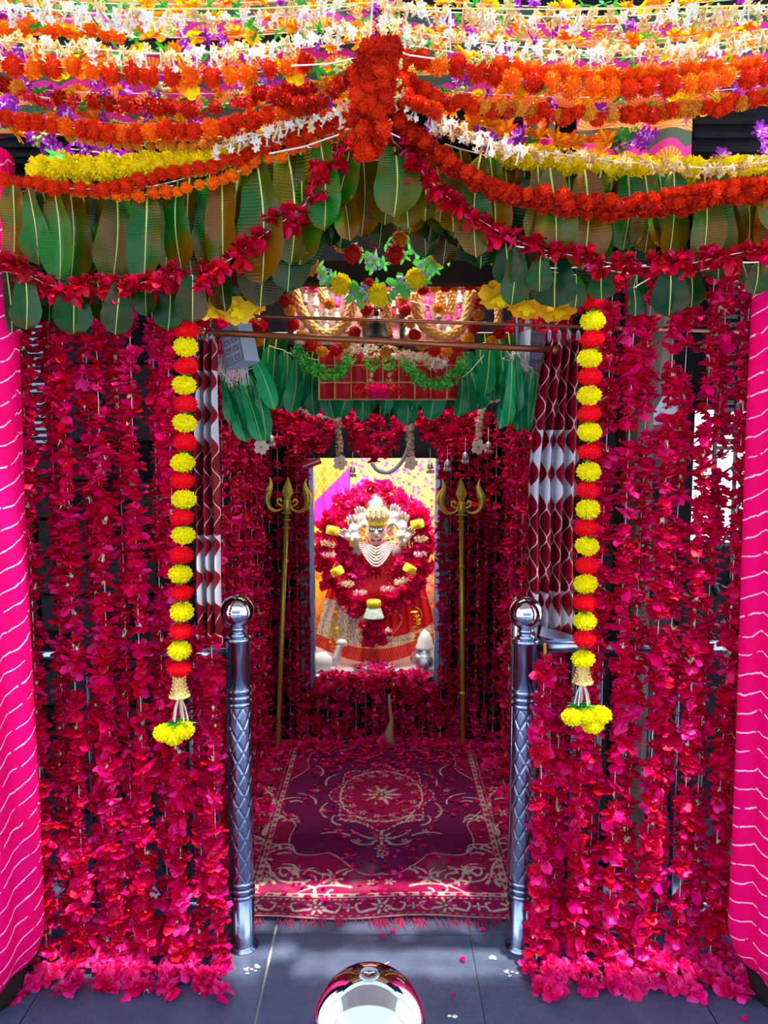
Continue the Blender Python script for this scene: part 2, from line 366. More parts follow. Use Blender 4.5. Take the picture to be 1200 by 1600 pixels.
def orchid_mesh(seed):
    r = random.Random(seed); b = MB()
    for k in range(3):
        c = Vector((r.uniform(-.5, .5), r.uniform(-.5, .5), r.uniform(-.5, .5))); ax = Vector((r.uniform(-1, 1), -1.2, r.uniform(-.6, .6)))
        star_flower(b, c, ax, .75, .36, 0, None, 6, r, 3); star_flower(b, c+ax.normalized()*.04, ax, .42, .18, 1, None, 5, r)
    return b.mesh('orchid_bloom', [PUR, PUR2])
def bell_flower_mesh(seed, mats=None):
    r = random.Random(seed); b = MB()
    for k in range(5): b.petal((0, 0, 0), k*1.256+r.uniform(-.1, .1), -.6+r.uniform(-.2, .2), 1.05, .95, -.7, 0 if r.random() < .7 else 1, .12, rows=4, tipw=.7, ruf=.05, rnd=r)
    b.petal((0, 0, .1), r.random()*6, .3, .4, .3, 0, 1)
    return b.mesh('yellow_bell_flower', mats or [MAR_Y, FIL_O])
def leaf_mesh(seed, mat_, bend=.2, wmax=.26, name='leaf'):
    """hangs from the origin down to z = -1"""
    r = random.Random(seed); NU, NV = 6, 18; vs = []; fs = []; b = MB(); tw = r.uniform(-.25, .25); sk = r.uniform(-.05, .05); fold = r.uniform(.15, .5); wv = r.uniform(0, 6)
    def pt(q, t, off=0):
        wd = wmax*min(1, t*9+.05)**.5*(.42+.58*min(1, t/.68)**.9)*(math.sqrt(max(0, 1-((t-.66)/.34)**2)) if t > .66 else 1); z = -t
        y = bend*(t*t)*.5-abs(q)*wd*fold+.014*math.sin(t*15+wv)*abs(q)-.03*math.sin(t*5+wv)*q-off
        x = q*wd+sk*math.sin(t*PI); a = tw*t
        return Vector((x*math.cos(a)-y*math.sin(a)*0, y+x*math.sin(a), z))
    for j in range(NV+1):
        for i in range(NU+1): vs.append(pt(-1+2*i/NU, j/NV))
    for j in range(NV):
        for i in range(NU):
            a = j*(NU+1)+i; fs.append((a, a+1, a+NU+2, a+NU+1))
    b.add(vs, fs, 0)
    vs = []; fs = []
    for j in range(NV+1):
        w_ = .007*(1.15-j/NV)+.002
        for q in (-1, 0, 1):
            p = pt(0, j/NV, .006 if q == 0 else .001); p.x += q*w_; vs.append(p)
    for j in range(NV):
        for i in range(2): a = j*3+i; fs.append((a, a+1, a+4, a+3))
    b.add(vs, fs, 1)
    return b.mesh(name, [mat_, RIB])
ROSED = petal_mat('shaded_dark_red_petal', (.30, .0, .003), (.42, .0, .008), .5)  # own dark red, deepened further by shade put into the colour
roses = [rose_mesh(i, wilt=.25*(i % 3)) for i in range(7)]; roses_c = [rose_mesh(20+i, calyx=True) for i in range(4)]; roses_p = [rose_mesh(40+i, True, calyx=i % 2 == 0) for i in range(4)]
roses_d = [m_.copy() for m_ in roses]
for m_ in roses_d: m_.name = 'red_floret'; m_.materials[0] = ROSED; m_.materials[1] = ROSE
mg = lambda nm, a, b_, n=150, s=1: [pompon_mesh(nm, n, [a, b_], s+i) for i in range(3)]
mar_r = mg('marigold_blossom', MAR_R, MAR_R2); mar_d = mg('marigold_blossom', MAR_D, MAR_D2); mar_o = mg('marigold_blossom', MAR_O, MAR_O2); mar_y = mg('marigold_blossom', MAR_Y, MAR_Y2); mar_a = mg('marigold_blossom', MAR_A, MAR_A2)
puf_y = [pompon_mesh('yellow_puff', 420, [PUF_Y, PUF_Y2], 5+i, .6, .13, .8, (1, 1, .82)) for i in range(2)]; puf_r = [pompon_mesh('red_puff', 420, [PUF_R, PUF_R2], 8+i, .6, .09, .86, (1, 1, .74)) for i in range(2)]
puf_m = [pompon_mesh('red_puff', 200, [MAR_D, PUF_R], 11+i, .6, .12, .84, (1, 1, .9)) for i in range(2)]
tas_w = [tassel_mesh(i, [WHT, CRM]) for i in range(4)]; tas_c = [tassel_mesh(10+i, [CRM, WHT]) for i in range(3)]
day_o = [daisy_mesh(i, [FIL_O, FIL_Y]) for i in range(3)]; day_y = [daisy_mesh(10+i, [FIL_Y, FIL_O]) for i in range(2)]
berr = [berry_mesh(i, BER) for i in range(2)]; spr = [leaflet_mesh(i) for i in range(3)]; spr_l = [leaflet_mesh(5+i, GRN_L) for i in range(2)]
orch = [orchid_mesh(i) for i in range(3)]; bells = [bell_flower_mesh(i) for i in range(3)]; flor = [floret_mesh(i) for i in range(3)]
fr_g = [frill_mesh(i, GRN_L, GRN) for i in range(3)]; fr_w = [frill_mesh(10+i, WHT, CRM) for i in range(3)]; fr_r = [frill_mesh(20+i, ROSE, MAR_R) for i in range(3)]
lf_t = [leaf_mesh(i, LEAF_T, R.uniform(.0, .3), .19) for i in range(6)]; lf_l = [leaf_mesh(10+i, LEAF_SHADE, R.uniform(.1, .5), .20) for i in range(5)]; lf_i = [leaf_mesh(20+i, LEAF_I, R.uniform(.0, .4), .15) for i in range(5)]
def bud_mesh():
    b = MB()
    for k in range(6):
        a = k*PI/3; b.ball((.62*math.cos(a), .62*math.sin(a), 0), .42, 6, 0, (1, 1, 1.5))
    return b.mesh('tuberose_bud_ring', [BUFF])
budm = bud_mesh()

# ------------------------------------------------------------------ garland builders
def smooth_path(pts, step):
    pts = [Vector(p) for p in pts]; out = []
    ext = [pts[0]*2-pts[1]]+pts+[pts[-1]*2-pts[-2]]; dense = []
    for i in range(1, len(ext)-2):
        p0, p1, p2, p3 = ext[i-1:i+3]
        for k in range(16):
            t = k/16; dense.append(.5*((2*p1)+(p2-p0)*t+(2*p0-5*p1+4*p2-p3)*t*t+(3*p1-p0-3*p2+p3)*t**3))
    dense.append(pts[-1]); acc = 0; out = [dense[0]]
    for a, b in zip(dense, dense[1:]):
        L = (b-a).length; acc += L
        if acc >= step: out.append(b.copy()); acc = 0
    return out
SKIP = set()
def blossoms(root, path, protos, size, name='blossom', jit=.25, up=False, sq=1.0, drop=0.0, tilt=.5, sizes=None):
    """one object per blossom along the path"""
    for i, p in enumerate(path):
        me = protos(i) if callable(protos) else R.choice(protos)
        s = size*R.uniform(.86, 1.16)*(sizes[i % len(sizes)] if sizes else 1)
        q = p-root.location+Vector((R.uniform(-1, 1), R.uniform(-1, 1), R.uniform(-1, 1)))*size*jit-Vector((0, 0, drop*size))
        o = put(me.name.split('.')[0], me, root, q, (R.uniform(-tilt, tilt), R.uniform(-tilt, tilt), R.uniform(0, 6.28)), (s, s, s*sq))
def swag(name, label, pts, Y, protos, size_px, step_px, cat='garland', group=None, jit=.25, drop=0, tilt=.6, sq=1.0, thread=True, sizes=None, close=False):
    """garland strung through photo points at distance Y (number or per point)"""
    Ys = Y if isinstance(Y, (list, tuple)) else [Y]*len(pts)
    W = [P(x, y, d) for (x, y), d in zip(pts, Ys)]; Ym = sum(Ys)/len(Ys)
    root = thing(name, label, cat, W[0], group)
    path = smooth_path(W, S(step_px, Ym))
    if thread:
        b = MB(); b.tube([p-W[0] for p in path[::2]]+[path[-1]-W[0]] if len(path) > 3 else [p-W[0] for p in path], .0012, 4); b.build('thread', THREAD, root)
    blossoms(root, path, protos, S(size_px/2, Ym), jit=jit, drop=drop, tilt=tilt, sq=sq, sizes=sizes)
    return root
def alt(a, b): return lambda i: R.choice(a if i % 2 == 0 else b)
def mixp(*w):
    pool = [m for lst, n in w for m in lst*n]; return lambda i: R.choice(pool)

# ================================================================== STRUCTURE
fl = MB(); fl.box((0, 1.6, -.03), (7, 9, .04)); floor = struct('floor', fl, MORTAR)
xs = [-2.765, -2.165, -1.55, -.94, -.335, .262, .865, 1.47, 2.075]
slab = MB(); slab.box((0, 0, 0), (.596, 1.196, .012)); slabme = slab.mesh('floor_slab', [SLATE], False)
for i, x in enumerate(xs[:-1]):
    for j in range(-3, 4):
        put('floor_slab', slabme, floor, (x+.3, 1.62+j*1.2+(0 if i % 2 else .0), -.006), None, ((xs[i+1]-x-.005)/.596, 1, 1))
# back wall of the passage with the sanctum opening
WY = 3.78
wl, wt_, wr, wb = P(489, 900, WY).x, P(580, 716, WY).z, P(682, 900, WY).x, P(580, 1068, WY).z
b = MB(); H = 2.75
b.box(((-.75+wl)/2, WY+.06, H/2), (wl+.75, .12, H)); b.box(((.75+wr)/2, WY+.06, H/2), (.75-wr, .12, H))
b.box(((wl+wr)/2, WY+.06, wb/2), (wr-wl, .12, wb)); b.box(((wl+wr)/2, WY+.06, (H+wt_)/2), (wr-wl, .12, H-wt_)); struct('wall_back', b, DARK)
for sgn, nm in ((-1, 'left'), (1, 'right')):
    b = MB(); b.box((sgn*.67, 3.1, H/2), (.10, 1.4, H)); struct('wall_passage_'+nm, b, DARK)
b = MB(); b.box((0, 3.2, H+.05), (5.0, 1.9, .1)); struct('ceiling', b, DARK)
b = MB(); b.box((0, 2.32, 2.55), (5.0, .10, .75)); struct('wall_lintel', b, DARK)
# hall behind the rose panels: rough stone courses
def stone_wall(name, x0, x1, Y, z1, m1, m2, bw=.26, bh=.15):
    b = MB(); b.box(((x0+x1)/2, Y+.05, z1/2), (x1-x0, .08, z1)); o = struct(name, b, DARK)
    me = []
    for s_ in range(3):
        q = MB(); r = random.Random(s_); x, z = .5, .5
        vs = []
        for (yy, k) in ((.5, 1), (-.35, .97), (-.5, .88)):
            for (a, c) in ((-1, -1), (1, -1), (1, 1), (-1, 1)): vs.append((a*.5*k+r.uniform(-.01, .01), yy, c*.5*k+r.uniform(-.02, .02)))
        fs = [(8, 9, 10, 11)]+[(i*4+k, i*4+(k+1) % 4, (i+1)*4+(k+1) % 4, (i+1)*4+k) for i in range(2) for k in range(4)]
        q.add(vs, fs); me.append(q.mesh('stone_block', [m1 if s_ else m2], False))
    z = 0; row = 0
    while z+bh <= z1+.01:
        x = x0+(bw/2 if row % 2 else 0)
        while x+bw <= x1+.05:
            put('stone_block', R.choice(me), o, (x+bw/2, Y, z+bh/2), None, (bw-.008, .05, bh-.008)); x += bw
        z += bh; row += 1
stone_wall('wall_left', -1.75, -.74, 3.0, 2.7, BROWN2, DARK)
stone_wall('wall_right', .74, 1.19, 2.95, 2.7, BROWN, BROWN2)
b = MB(); zp_ = P(1130, 850, 3.0).z; b.box((1.6, 3.0, zp_/2), (.9, .1, zp_)); struct('wall_parapet', b, DARK)
b = MB(); zz_ = P(1130, 640, 3.0).z; b.box((1.6, 3.0, (zz_+2.75)/2), (.9, .1, 2.75-zz_)); struct('wall_right_top', b, DARK)
b = MB(); b.box((-1.85, 2.6, 1.35), (.1, 1.0, 2.7)); struct('wall_outer_left', b, DARK)

b = MB(); b.box((0, -6.2, 1.7), (9, .2, 3.4)); opp = struct('wall_opposite', b, mat('opposite_plaster', (.42, .40, .45), .8, c2=(.30, .33, .42), nscale=3))
for k in range(4):
    b = MB(); b.box((0, 0, 0), (.9, .05, 1.3)); b.build('shutter', mat('opposite_blue', (.03, .10, .22), .5) if k % 2 else DKWOOD, opp, False, (-3+k*2, -6.08, 1.4))
# sanctum shell
NX0, NX1, NY1 = wl-.22, wr+.22, 4.75
b = MB(); zc = wt_+.35
b.box((NX0-.03, (WY+.12+NY1)/2, 1.2), (.06, NY1-WY-.12, 2.4)); b.box((NX1+.03, (WY+.12+NY1)/2, 1.2), (.06, NY1-WY-.12, 2.4))
b.box(((NX0+NX1)/2, NY1+.03, 1.2), (NX1-NX0+.12, .06, 2.4)); b.box(((NX0+NX1)/2, (WY+.12+NY1)/2, zc+.03), (NX1-NX0+.1, NY1-WY-.12, .06))
struct('wall_sanctum', b, mat('cream_plaster', (.75, .7, .62), .8))
SH = wb-.0
b = MB(); b.box(((NX0+NX1)/2, (WY+.12+NY1)/2, SH/2), (NX1-NX0, NY1-WY-.12, SH)); struct('trim_1', b, mat('patterned_plinth', (.62, .66, .74), .5, c2=(.45, .5, .62), nscale=60))
area('sanctum_tube_light', ((wl+wr)/2, 3.92, zc-.06), (math.radians(30), 0, 0), .5, .06, 19, (1, .97, .92))
# strip lamp that lights the shrine board over the passage, and its casing
area('board_strip_light', (0, 2.72, 2.30), (math.radians(14), 0, 0), .8, .04, 9.0, (1, .95, .88))
lt = thing('strip_lamp', 'slim strip lamp casing above the shrine board in the passage', 'lamp', (0, 2.72, 2.35)); b = MB(); b.box((0, 0, -.005), (.84, .06, .03)); b.build('casing', PALEBOX, lt)
b = MB(); b.tube([(-.3, 0, 0), (-.3, 0, .40)], .005, 6); b.tube([(.3, 0, 0), (.3, 0, .40)], .005, 6); b.build('hanger', DKWOOD, lt)
b = MB(); b.box((0, 0, -.025), (.8, .03, .01)); b.build('diffuser', mat('tube_glow', (1, .95, .88), .5, emit=4), lt)

area('passage_fill_light', (0, 3.25, 2.64), (0, 0, 0), .6, .05, 9, (1, .96, .95))  # made-up lamp, added to brighten the rose walls of the passage
pt = thing('passage_fill_lamp', 'added fill lamp, unseen on the passage ceiling above the inner leaves', 'lamp', (0, 3.25, 2.75)); b = MB(); b.box((0, 0, -.03), (.64, .07, .06)); b.build('casing', PALEBOX, pt)
b = MB(); b.tube([(-.3, 0, -.075), (.3, 0, -.075)], .013, 12); b.build('tube', bpy.data.materials['tube_glow'], pt, True)
b = MB(); b.box((0, 2.2, 2.97), (4.6, .40, .05)); struct('added_sun_ledge', b, DARK)  # unseen ledge added above the entrance to stop sun stripes on the carpet
for sg in (-1, 1):  # made-up lamps added at both sides to lift the shaded robe
    xq = (NX0+.05) if sg < 0 else (NX1-.05)
    area('side_fill_light', (xq, 3.95, 1.55), (PI/2, 0, sg*math.radians(50)), .05, .5, 5, (1, .97, .93))
    sl = thing('side_fill_lamp', ('left' if sg < 0 else 'right')+' added fill lamp, hidden upright beside the sanctum opening', 'lamp', (xq+sg*.03, 3.93, 1.25), 'added fill lamps in the sanctum'); b = MB(); b.box((0, 0, .3), (.03, .05, .6)); b.build('casing', PALEBOX, sl)
    b = MB(); b.tube([(-sg*.02, 0, .04), (-sg*.02, 0, .56)], .010, 10); b.build('tube', bpy.data.materials['tube_glow'], sl, True)
# window frame of the sanctum
fr = thing('sanctum_door_frame', 'slim steel frame around the lit opening with the idol', 'door frame', ((wl+wr)/2, WY-.03, wb)); fr['kind'] = 'structure'
ww, hh = wr-wl, wt_-wb
for sg in (-1, 1):
    b = MB(); b.box((sg*ww/2, 0, hh/2), (.022, .05, hh)); b.build('jamb', STEEL, fr)
    b = MB(); b.box((sg*(ww/2+.035), .015, hh/2), (.045, .03, hh)); b.build('side_strip', mat('grey_granite%d' % (sg+1), (.12, .12, .13), .5, c2=(.22, .22, .22), nscale=90), fr)
    b = MB(); b.box((sg*(ww/2-.004), -.03, hh*.33), (.02, .02, .012)); b.box((sg*(ww/2+.002), -.035, hh*.33), (.008, .02, .05)); b.build('latch', STEEL_D, fr)
# ================================================================== steel posts, gates, railings
def zat(py, Y): return P(600, py, Y).z
def steel_post(label, x, y, zc, detailed=True):
    """zc: height of the ball's centre"""
    t = thing('steel_post', label, 'post', (x, y, 0), 'steel ball-topped posts of the entrance'); br = .048; r = .0345
    zt = zc-br-.028
    b = MB(); b.lathe([(r*1.35, 0), (r*1.35, .004), (r*1.04, .008), (r, .012), (r, .16)], 40); b.build('base_tube', STEEL, t, True)
    b = MB()
    for z in (.165, .185, .205): b.lathe([(r, z-.008), (r*1.10, z-.004), (r*1.10, z+.004), (r, z+.008)], 40)
    b.build('collar', STEEL, t, True)
    z0, z1 = .213, zt-.20; n = 96; m_ = 260 if detailed else 40
    def fn(rr, z, th):
        k = 6; a = (z-z0)/(z1-z0)*(z1-z0)*95
        g1 = abs(math.sin((th*k+a)/2)); g2 = abs(math.sin((th*k-a)/2))
        d = min(g1, g2); return rr*(1-.045*max(0, 1-d*3.2)+.02*min(1, d*2))
    b = MB(); b.lathe([(r, z0+(z1-z0)*i/m_) for i in range(m_+1)], n, fn=fn); b.build('embossed_tube', STEEL, t, True)
    b = MB()
    for z in (z1+.007, z1+.027, z1+.047): b.lathe([(r, z-.009), (r*1.10, z-.004), (r*1.10, z+.004), (r, z+.009)], 40)
    b.build('collar', STEEL, t, True)
    b = MB(); b.lathe([(r, z1+.05), (r, zt-.012), (r*1.1, zt-.010), (r*1.1, zt), (r*.9, zt+.004), (.001, zt+.005)], 40); b.build('upper_tube', STEEL, t, True)
    b = MB(); b.lathe([(r*.75, zt+.003), (r*.78, zt+.01), (r*.55, zt+.014), (r*.55, zt+.02), (r*.7, zt+.024), (r*.6, zt+.032)], 32); b.build('neck', STEEL, t, True)
    b = MB(); b.ball((0, 0, zc), br, 64); b.build('ball', STEEL_M, t, True)
    b = MB(); b.lathe([(.0080, zc+br-.0018), (.0088, zc+br-.0002), (.0078, zc+br+.0008), (.0062, zc+br+.0002), (.004, zc+br-.0004), (.001, zc+br)], 32); b.build('ball_cap', STEEL, t, True)
    return t
PY = 2.17
zb = P(365, 955, PY).z
pl = G(365, 1531); prr = G(812, 1531)
steel_post('steel ball-topped post on the left of the entrance with pressed diamond pattern', pl.x+.0, PY, zb)
pr = P(818, 1200, PY)
steel_post('steel ball-topped post on the right of the entrance with pressed diamond pattern', pr.x, PY, zb-.006)
cdir = P(577, 1604, 1.0)-Vector((0, 0, CAMZ)); cc = cdir*(.655/(cdir.y*math.cos(PITCH)-cdir.z*math.sin(PITCH)))+Vector((0, 0, CAMZ))
steel_post('nearest steel post, only its polished ball top showing at the bottom', cc.x, cc.y, cc.z, False)
# debris at the post feet
for (px, py, lab) in ((392, 1518, 'left'), (800, 1522, 'right')):
    g = G(px, py); b = MB(); r_ = random.Random(3)
    for k in range(9): b.ball((r_.uniform(-.02, .02), r_.uniform(-.012, .012), .003), r_.uniform(.002, .005), 6, 0, (1.4, 1, .5))
    o = b.build('dried_cement', MORTAR, None, False, g); tag(o, f'crumbs of pale cement at the foot of the {lab} steel post', 'cement crumbs', kind='stuff')

def gate_leaf(label, xf, yf, xb, yb):
    """opened gate folded back into the passage"""
    t = thing('gate_leaf', label, 'gate', (xf, yf, 0), 'folded steel gate leaves'); d = Vector((xb-xf, yb-yf, 0)); zt = .95
    b = MB(); b.tube([(0, 0, .06), (0, 0, zt)], .013, 14); b.build('stile', STEEL, t, True)
    b = MB(); b.tube([d+Vector((0, 0, .06)), d+Vector((0, 0, zt))], .013, 14); b.build('stile', STEEL, t, True)
    for z in (.09, .5, zt-.03): b = MB(); b.tube([(0, 0, z), d+Vector((0, 0, z))], .010, 12); b.build('rail', STEEL, t, True)
    for k in range(1, 7): b = MB(); b.tube([d*(k/7)+Vector((0, 0, .09)), d*(k/7)+Vector((0, 0, zt-.03))], .006, 8); b.build('bar', STEEL_D, t, True)
    for z in (.30, .78):
        b = MB(); sg = -1 if xf < 0 else 1
        b.tube([(sg*.008, -.012, z-.05), (sg*.008, -.012, z+.05)], .006, 10); b.box((0, -.014, z), (.018, .003, .10)); b.build('hinge', STEEL, t, False)
gate_leaf('left folded steel gate leaf standing just behind the left ball-topped post', P(383, 1200, 2.30).x, 2.30, P(384, 1200, 2.30).x*2.7/2.3, 2.70)
gate_leaf('right folded steel gate leaf standing just behind the right ball-topped post', P(802, 1200, 2.30).x, 2.30, P(803, 1200, 2.30).x*2.7/2.3, 2.70)

def railing(label, x0, x1, ztop, n):
    t = thing('railing', label, 'railing', (x0, PY+.02, 0), 'steel railings behind the rose panels'); L = x1-x0
    for z, r in ((ztop, .018), (.12, .012)):
        b = MB(); b.tube([(0, 0, z), (L, 0, z)], r, 14); b.build('rail', STEEL, t, True)
    for k in range(n):
        b = MB(); x = L*(k+.5)/n; b.tube([(x, 0, .12), (x, 0, ztop)], .008, 10); b.build('baluster', STEEL_D, t, True)
    return t
railing('steel railing behind the left rose curtain', -1.12, pl.x-.035, zat(1022, PY+.02), 9)
railing('steel railing behind the right rose curtain, its end showing by the post', pr.x+.035, 1.12, zat(1010, PY+.02), 9)
fb = thing('flat_bar', 'flat steel strip slanting above the railing end by the right post', 'metal strip', P(845, 986, 2.2)); e = P(915, 1006, 2.2)-P(845, 986, 2.2)
b = MB(); b.box(e/2, (e.length, .006, .028), 0, Matrix.Rotation(math.atan2(-e.z, e.x), 3, 'Y')); b.build('strip', STEEL, fb)
b = MB(); b.tube([(0, 0, .022), (0, -.006, -.0), (.001, -.004, -.03)], [.004, .005, .002], 6); tt = b.build('twist_tie', mat('orange_thread', (.8, .3, .05), .6), None, False, P(851, 1016, PY-.0)); tag(tt, 'small orange thread tied round the right railing end', 'tie')

# ================================================================== rose strings
def rose_string(label, x, y, ztop, zbot, size, step, group, jx=.25, pinkbias=0.15, floor_n=0, floor_dir=(0, -1), gap=.06, dx=0):
    root = thing('rose_string', label, 'rose string', (x, y, ztop), group)
    b = MB(); b.tube([(0, 0, 0), (dx/2, 0, (zbot-ztop)/2), (dx, 0, zbot-ztop)], .0011, 4); b.build('thread', THREAD, root)
    z = ztop; ph = R.uniform(0, 6)
    while z > zbot:
        f = (ztop-z)/(ztop-zbot)
        if R.random() > gap:
            low = max(0, f-.9)*3
            q = R.random(); me = R.choice(roses_p) if q < pinkbias*.7+low else (R.choice(roses_c) if q < .62+low else R.choice(roses))
            s = size*R.uniform(.78, 1.28)
            flip = PI if R.random() < .3 else 0
            put('rose_blossom', me, root, (dx*f+R.uniform(-1, 1)*size*jx+math.sin(f*9+ph)*size*.15, R.uniform(-1, 1)*size*.3, z-ztop), (R.uniform(-.45, .45)+flip, R.uniform(-.45, .45), R.uniform(0, 6.28)), (s, s, s*R.uniform(.85, 1.35)))
        z -= step*R.uniform(.75, 1.3)
    for k in range(floor_n):
        s = size*R.uniform(.85, 1.25); me = R.choice(roses_p)
        put('rose_blossom', me, root, (dx+floor_dir[0]*(k*.030)+R.uniform(-.035, .035), floor_dir[1]*(.004+k*.030)+R.uniform(-.02, .02), -ztop+s*R.uniform(.3, .75)), (R.uniform(-.7, .7), R.uniform(-.7, .7), R.uniform(0, 6.28)), s)
    return root
ORD = ['first', 'second', 'third', 'fourth', 'fifth', 'sixth', 'seventh', 'eighth', 'ninth', 'tenth', 'eleventh', 'twelfth', 'thirteenth', 'fourteenth']
LX = [60, 92, 121, 149, 172, 195, 222, 250, 278, 306, 334]
for i, x in enumerate(LX):
    p = P(x, 1050, 2.1); yy = 2.08+(.035 if i % 2 else 0)
    top = 430 if i < 10 else 1000
    if i == 9: top = 990
    rose_string(f'long red rose string, {ORD[i]} from the left pink drape', p.x, yy, zat(top, 2.1), .02, .0335, .0250, 'rose strings of the left front curtain', floor_n=5)
RX = [848, 878, 908, 934, 962, 992, 1022, 1050, 1078, 1106, 1132, 1152]
for i, x in enumerate(RX):
    p = P(x, 1050, 2.1); yy = 2.08+(.035 if i % 2 else 0); top = 430
    if i < 2: top = 1030
    if i == 2: top = 500
    z = x-1000; xt = x+(10 if x > 900 else 0); xb = x-(10 if x > 1000 else 4)
    dx = S(xb-xt, 2.1)
    rose_string(f'long red rose string, {ORD[i]} from the right steel post', P(xt, 1050, 2.1).x, yy, zat(top, 2.1), .02, .0335, .0256, 'rose strings of the right front curtain', floor_n=5, dx=dx, gap=.09)
# passage side walls
for sgn, nm in ((-1, 'left'), (1, 'right')):
    for i in range(9):
        Y = 2.42+i*.145
        rose_string(f'rose string on the {nm} wall of the passage, {ORD[i]} going inward', sgn*(.570), Y, 2.02, .03, .034, .040, f'rose strings on the {nm} wall of the passage', floor_n=3, floor_dir=(-sgn, 0), pinkbias=.05, gap=.02)
# back wall
bx = [405, 420, 435, 450, 464, 477]
for i, x in enumerate(bx):
    rose_string(f'short-spaced rose string on the back wall, {ORD[i]} left of the sanctum frame', P(x, 900, 3.7).x, 3.715+(.02 if i % 2 else 0), zat(650, 3.7), .03, .029, .032, 'rose strings left of the sanctum', floor_n=3, pinkbias=.05)
bx = [690, 704, 718, 732, 746, 760, 774]
for i, x in enumerate(bx):
    rose_string(f'short-spaced rose string on the back wall, {ORD[i]} right of the sanctum frame', P(x, 900, 3.7).x, 3.715+(.02 if i % 2 else 0), zat(650, 3.7), .03, .029, .032, 'rose strings right of the sanctum', floor_n=3, pinkbias=.05)
for i in range(13):
    x = 496+i*15
    rose_string(f'rose string under the sanctum sill, {ORD[i]} from its left end', P(x, 1080, 3.7).x, 3.715+(.02 if i % 2 else 0), wb+.005, .03, .036, .034, 'rose strings under the sanctum sill', floor_n=3, pinkbias=.25)

# ================================================================== pink drapes round the outer pillars
def drape(label, cx, cy, rx, ztop, zbot, seed, side):
    r = random.Random(seed); t = thing('pink_drape', label, 'drape', (cx, cy, 0), 'pink drapes wrapped round the outer pillars')
    ph = r.uniform(0, 6)
    def fn(u, v):
        th = 2*PI*u; z = zbot+(ztop-zbot)*v
        rr = rx*(1+.05*math.sin(th*5+ph)+.03*math.sin(th*9+2*ph+v*2)+.02*math.sin(v*7+th))
        if v < .05: rr *= .72+.28*math.sqrt(v/.05)
        return (rr*math.cos(th), rr*.9*math.sin(th), z+ .03*math.cos(th*2))
    me = grid_mesh('cloth', fn, 96, 60, [DRAPE], uvfn=lambda u, v: (u*2*PI*rx, (zbot+(ztop-zbot)*v)+.06*side*math.sin(u*2*PI)))
    put('cloth', me, t)
    b = MB(); b.lathe([(rx*.66, 0), (rx*.7, .01), (rx*.7, .06), (rx*.6, .07), (rx*.6, ztop)], 24); b.build('pillar', DKWOOD, t, True)
dl = P(42, 1000, 1.97); rx = .16
drape('hot pink tie-dyed drape with white wavy lines at the left edge', dl.x-rx*1.02, 1.97, rx, zat(255, 1.97), G(20, 1512, 0).z+.05, 1, -1)
dr = P(1168, 1000, 1.97)
drape('hot pink tie-dyed drape with white wavy lines at the right edge', dr.x+rx*1.0, 1.97, rx, zat(300, 1.97), .05, 2, 1)

# ================================================================== ogee curtains
def curtain(label, x0, x1, Y, ytop, ybot, folds, cells, seed, rod, spread=.05, voff=0):
    t = thing('curtain', label, 'curtain', P((x0+x1)/2, ytop, Y), 'gathered maroon and white curtains'); o = t.location
    ztop, zbot = zat(ytop, Y), zat(ybot, Y); X0, X1 = P(x0, 900, Y).x, P(x1, 900, Y).x; W = X1-X0; r = random.Random(seed); ph = r.uniform(0, 6)
    def fn(u, v):
        z = ztop+(zbot-ztop)*v; sq = 1-.28*(1-min(1, v*2.2))**1.5
        xm = (X0+X1)/2 if rod == 0 else (X1 if rod > 0 else X0)
        x = X0+W*u; x = xm+(x-xm)*sq
        return (x-o.x, spread*.5*math.sin(u*2*PI*folds+ph+.3*math.sin(v*4))+.008*math.sin(v*11+u*9), z-o.z)
    me = grid_mesh('cloth', fn, 120, 50, [OGEE], uvfn=lambda u, v: (u*cells, v*(ztop-zbot)/.098+voff))
    c = put('cloth', me, t)
    for k in range(4):
        b = MB(); x = fn((k+.5)/4, 0); n = 14
        b.tube([(x[0], .016*math.cos(2*PI*i/n), x[2]+.012+.016*math.sin(2*PI*i/n)) for i in range(n+1)], .0028, 6, cap=False); b.build('ring', PALEBOX, t, True)
curtain('narrow gathered curtain with maroon and white drops, left of the entrance', 303, 344, 2.30, 530, 1010, 3, 3, 1, 1, voff=1.74)
curtain('wide gathered curtain with maroon and white drops, right of the entrance', 822, 902, 2.30, 532, 1012, 4.5, 5.5, 2, 1)
# rods
def rod(label, a, b_, Y, r, m, nm='curtain_rod'):
    pa, pb = P(*a, Y), P(*b_, Y); t = thing(nm, label, 'rod', pa); b = MB(); b.tube([(0, 0, 0), pb-pa], r, 14); b.build('rod', m, t, True)
    for q in ((0, 0, 0), pb-pa): b = MB(); b.ball(q, r*1.5, 12); b.build('finial', m, t, True)
rod('brown metal curtain rod across the entrance', (316, 519), (868, 547), 2.29, .0095, BRONZE)
rod('thin brown rod above the curtain rod', (392, 494), (1172, 519), 2.27, .0048, BRONZE, 'thin_rod')

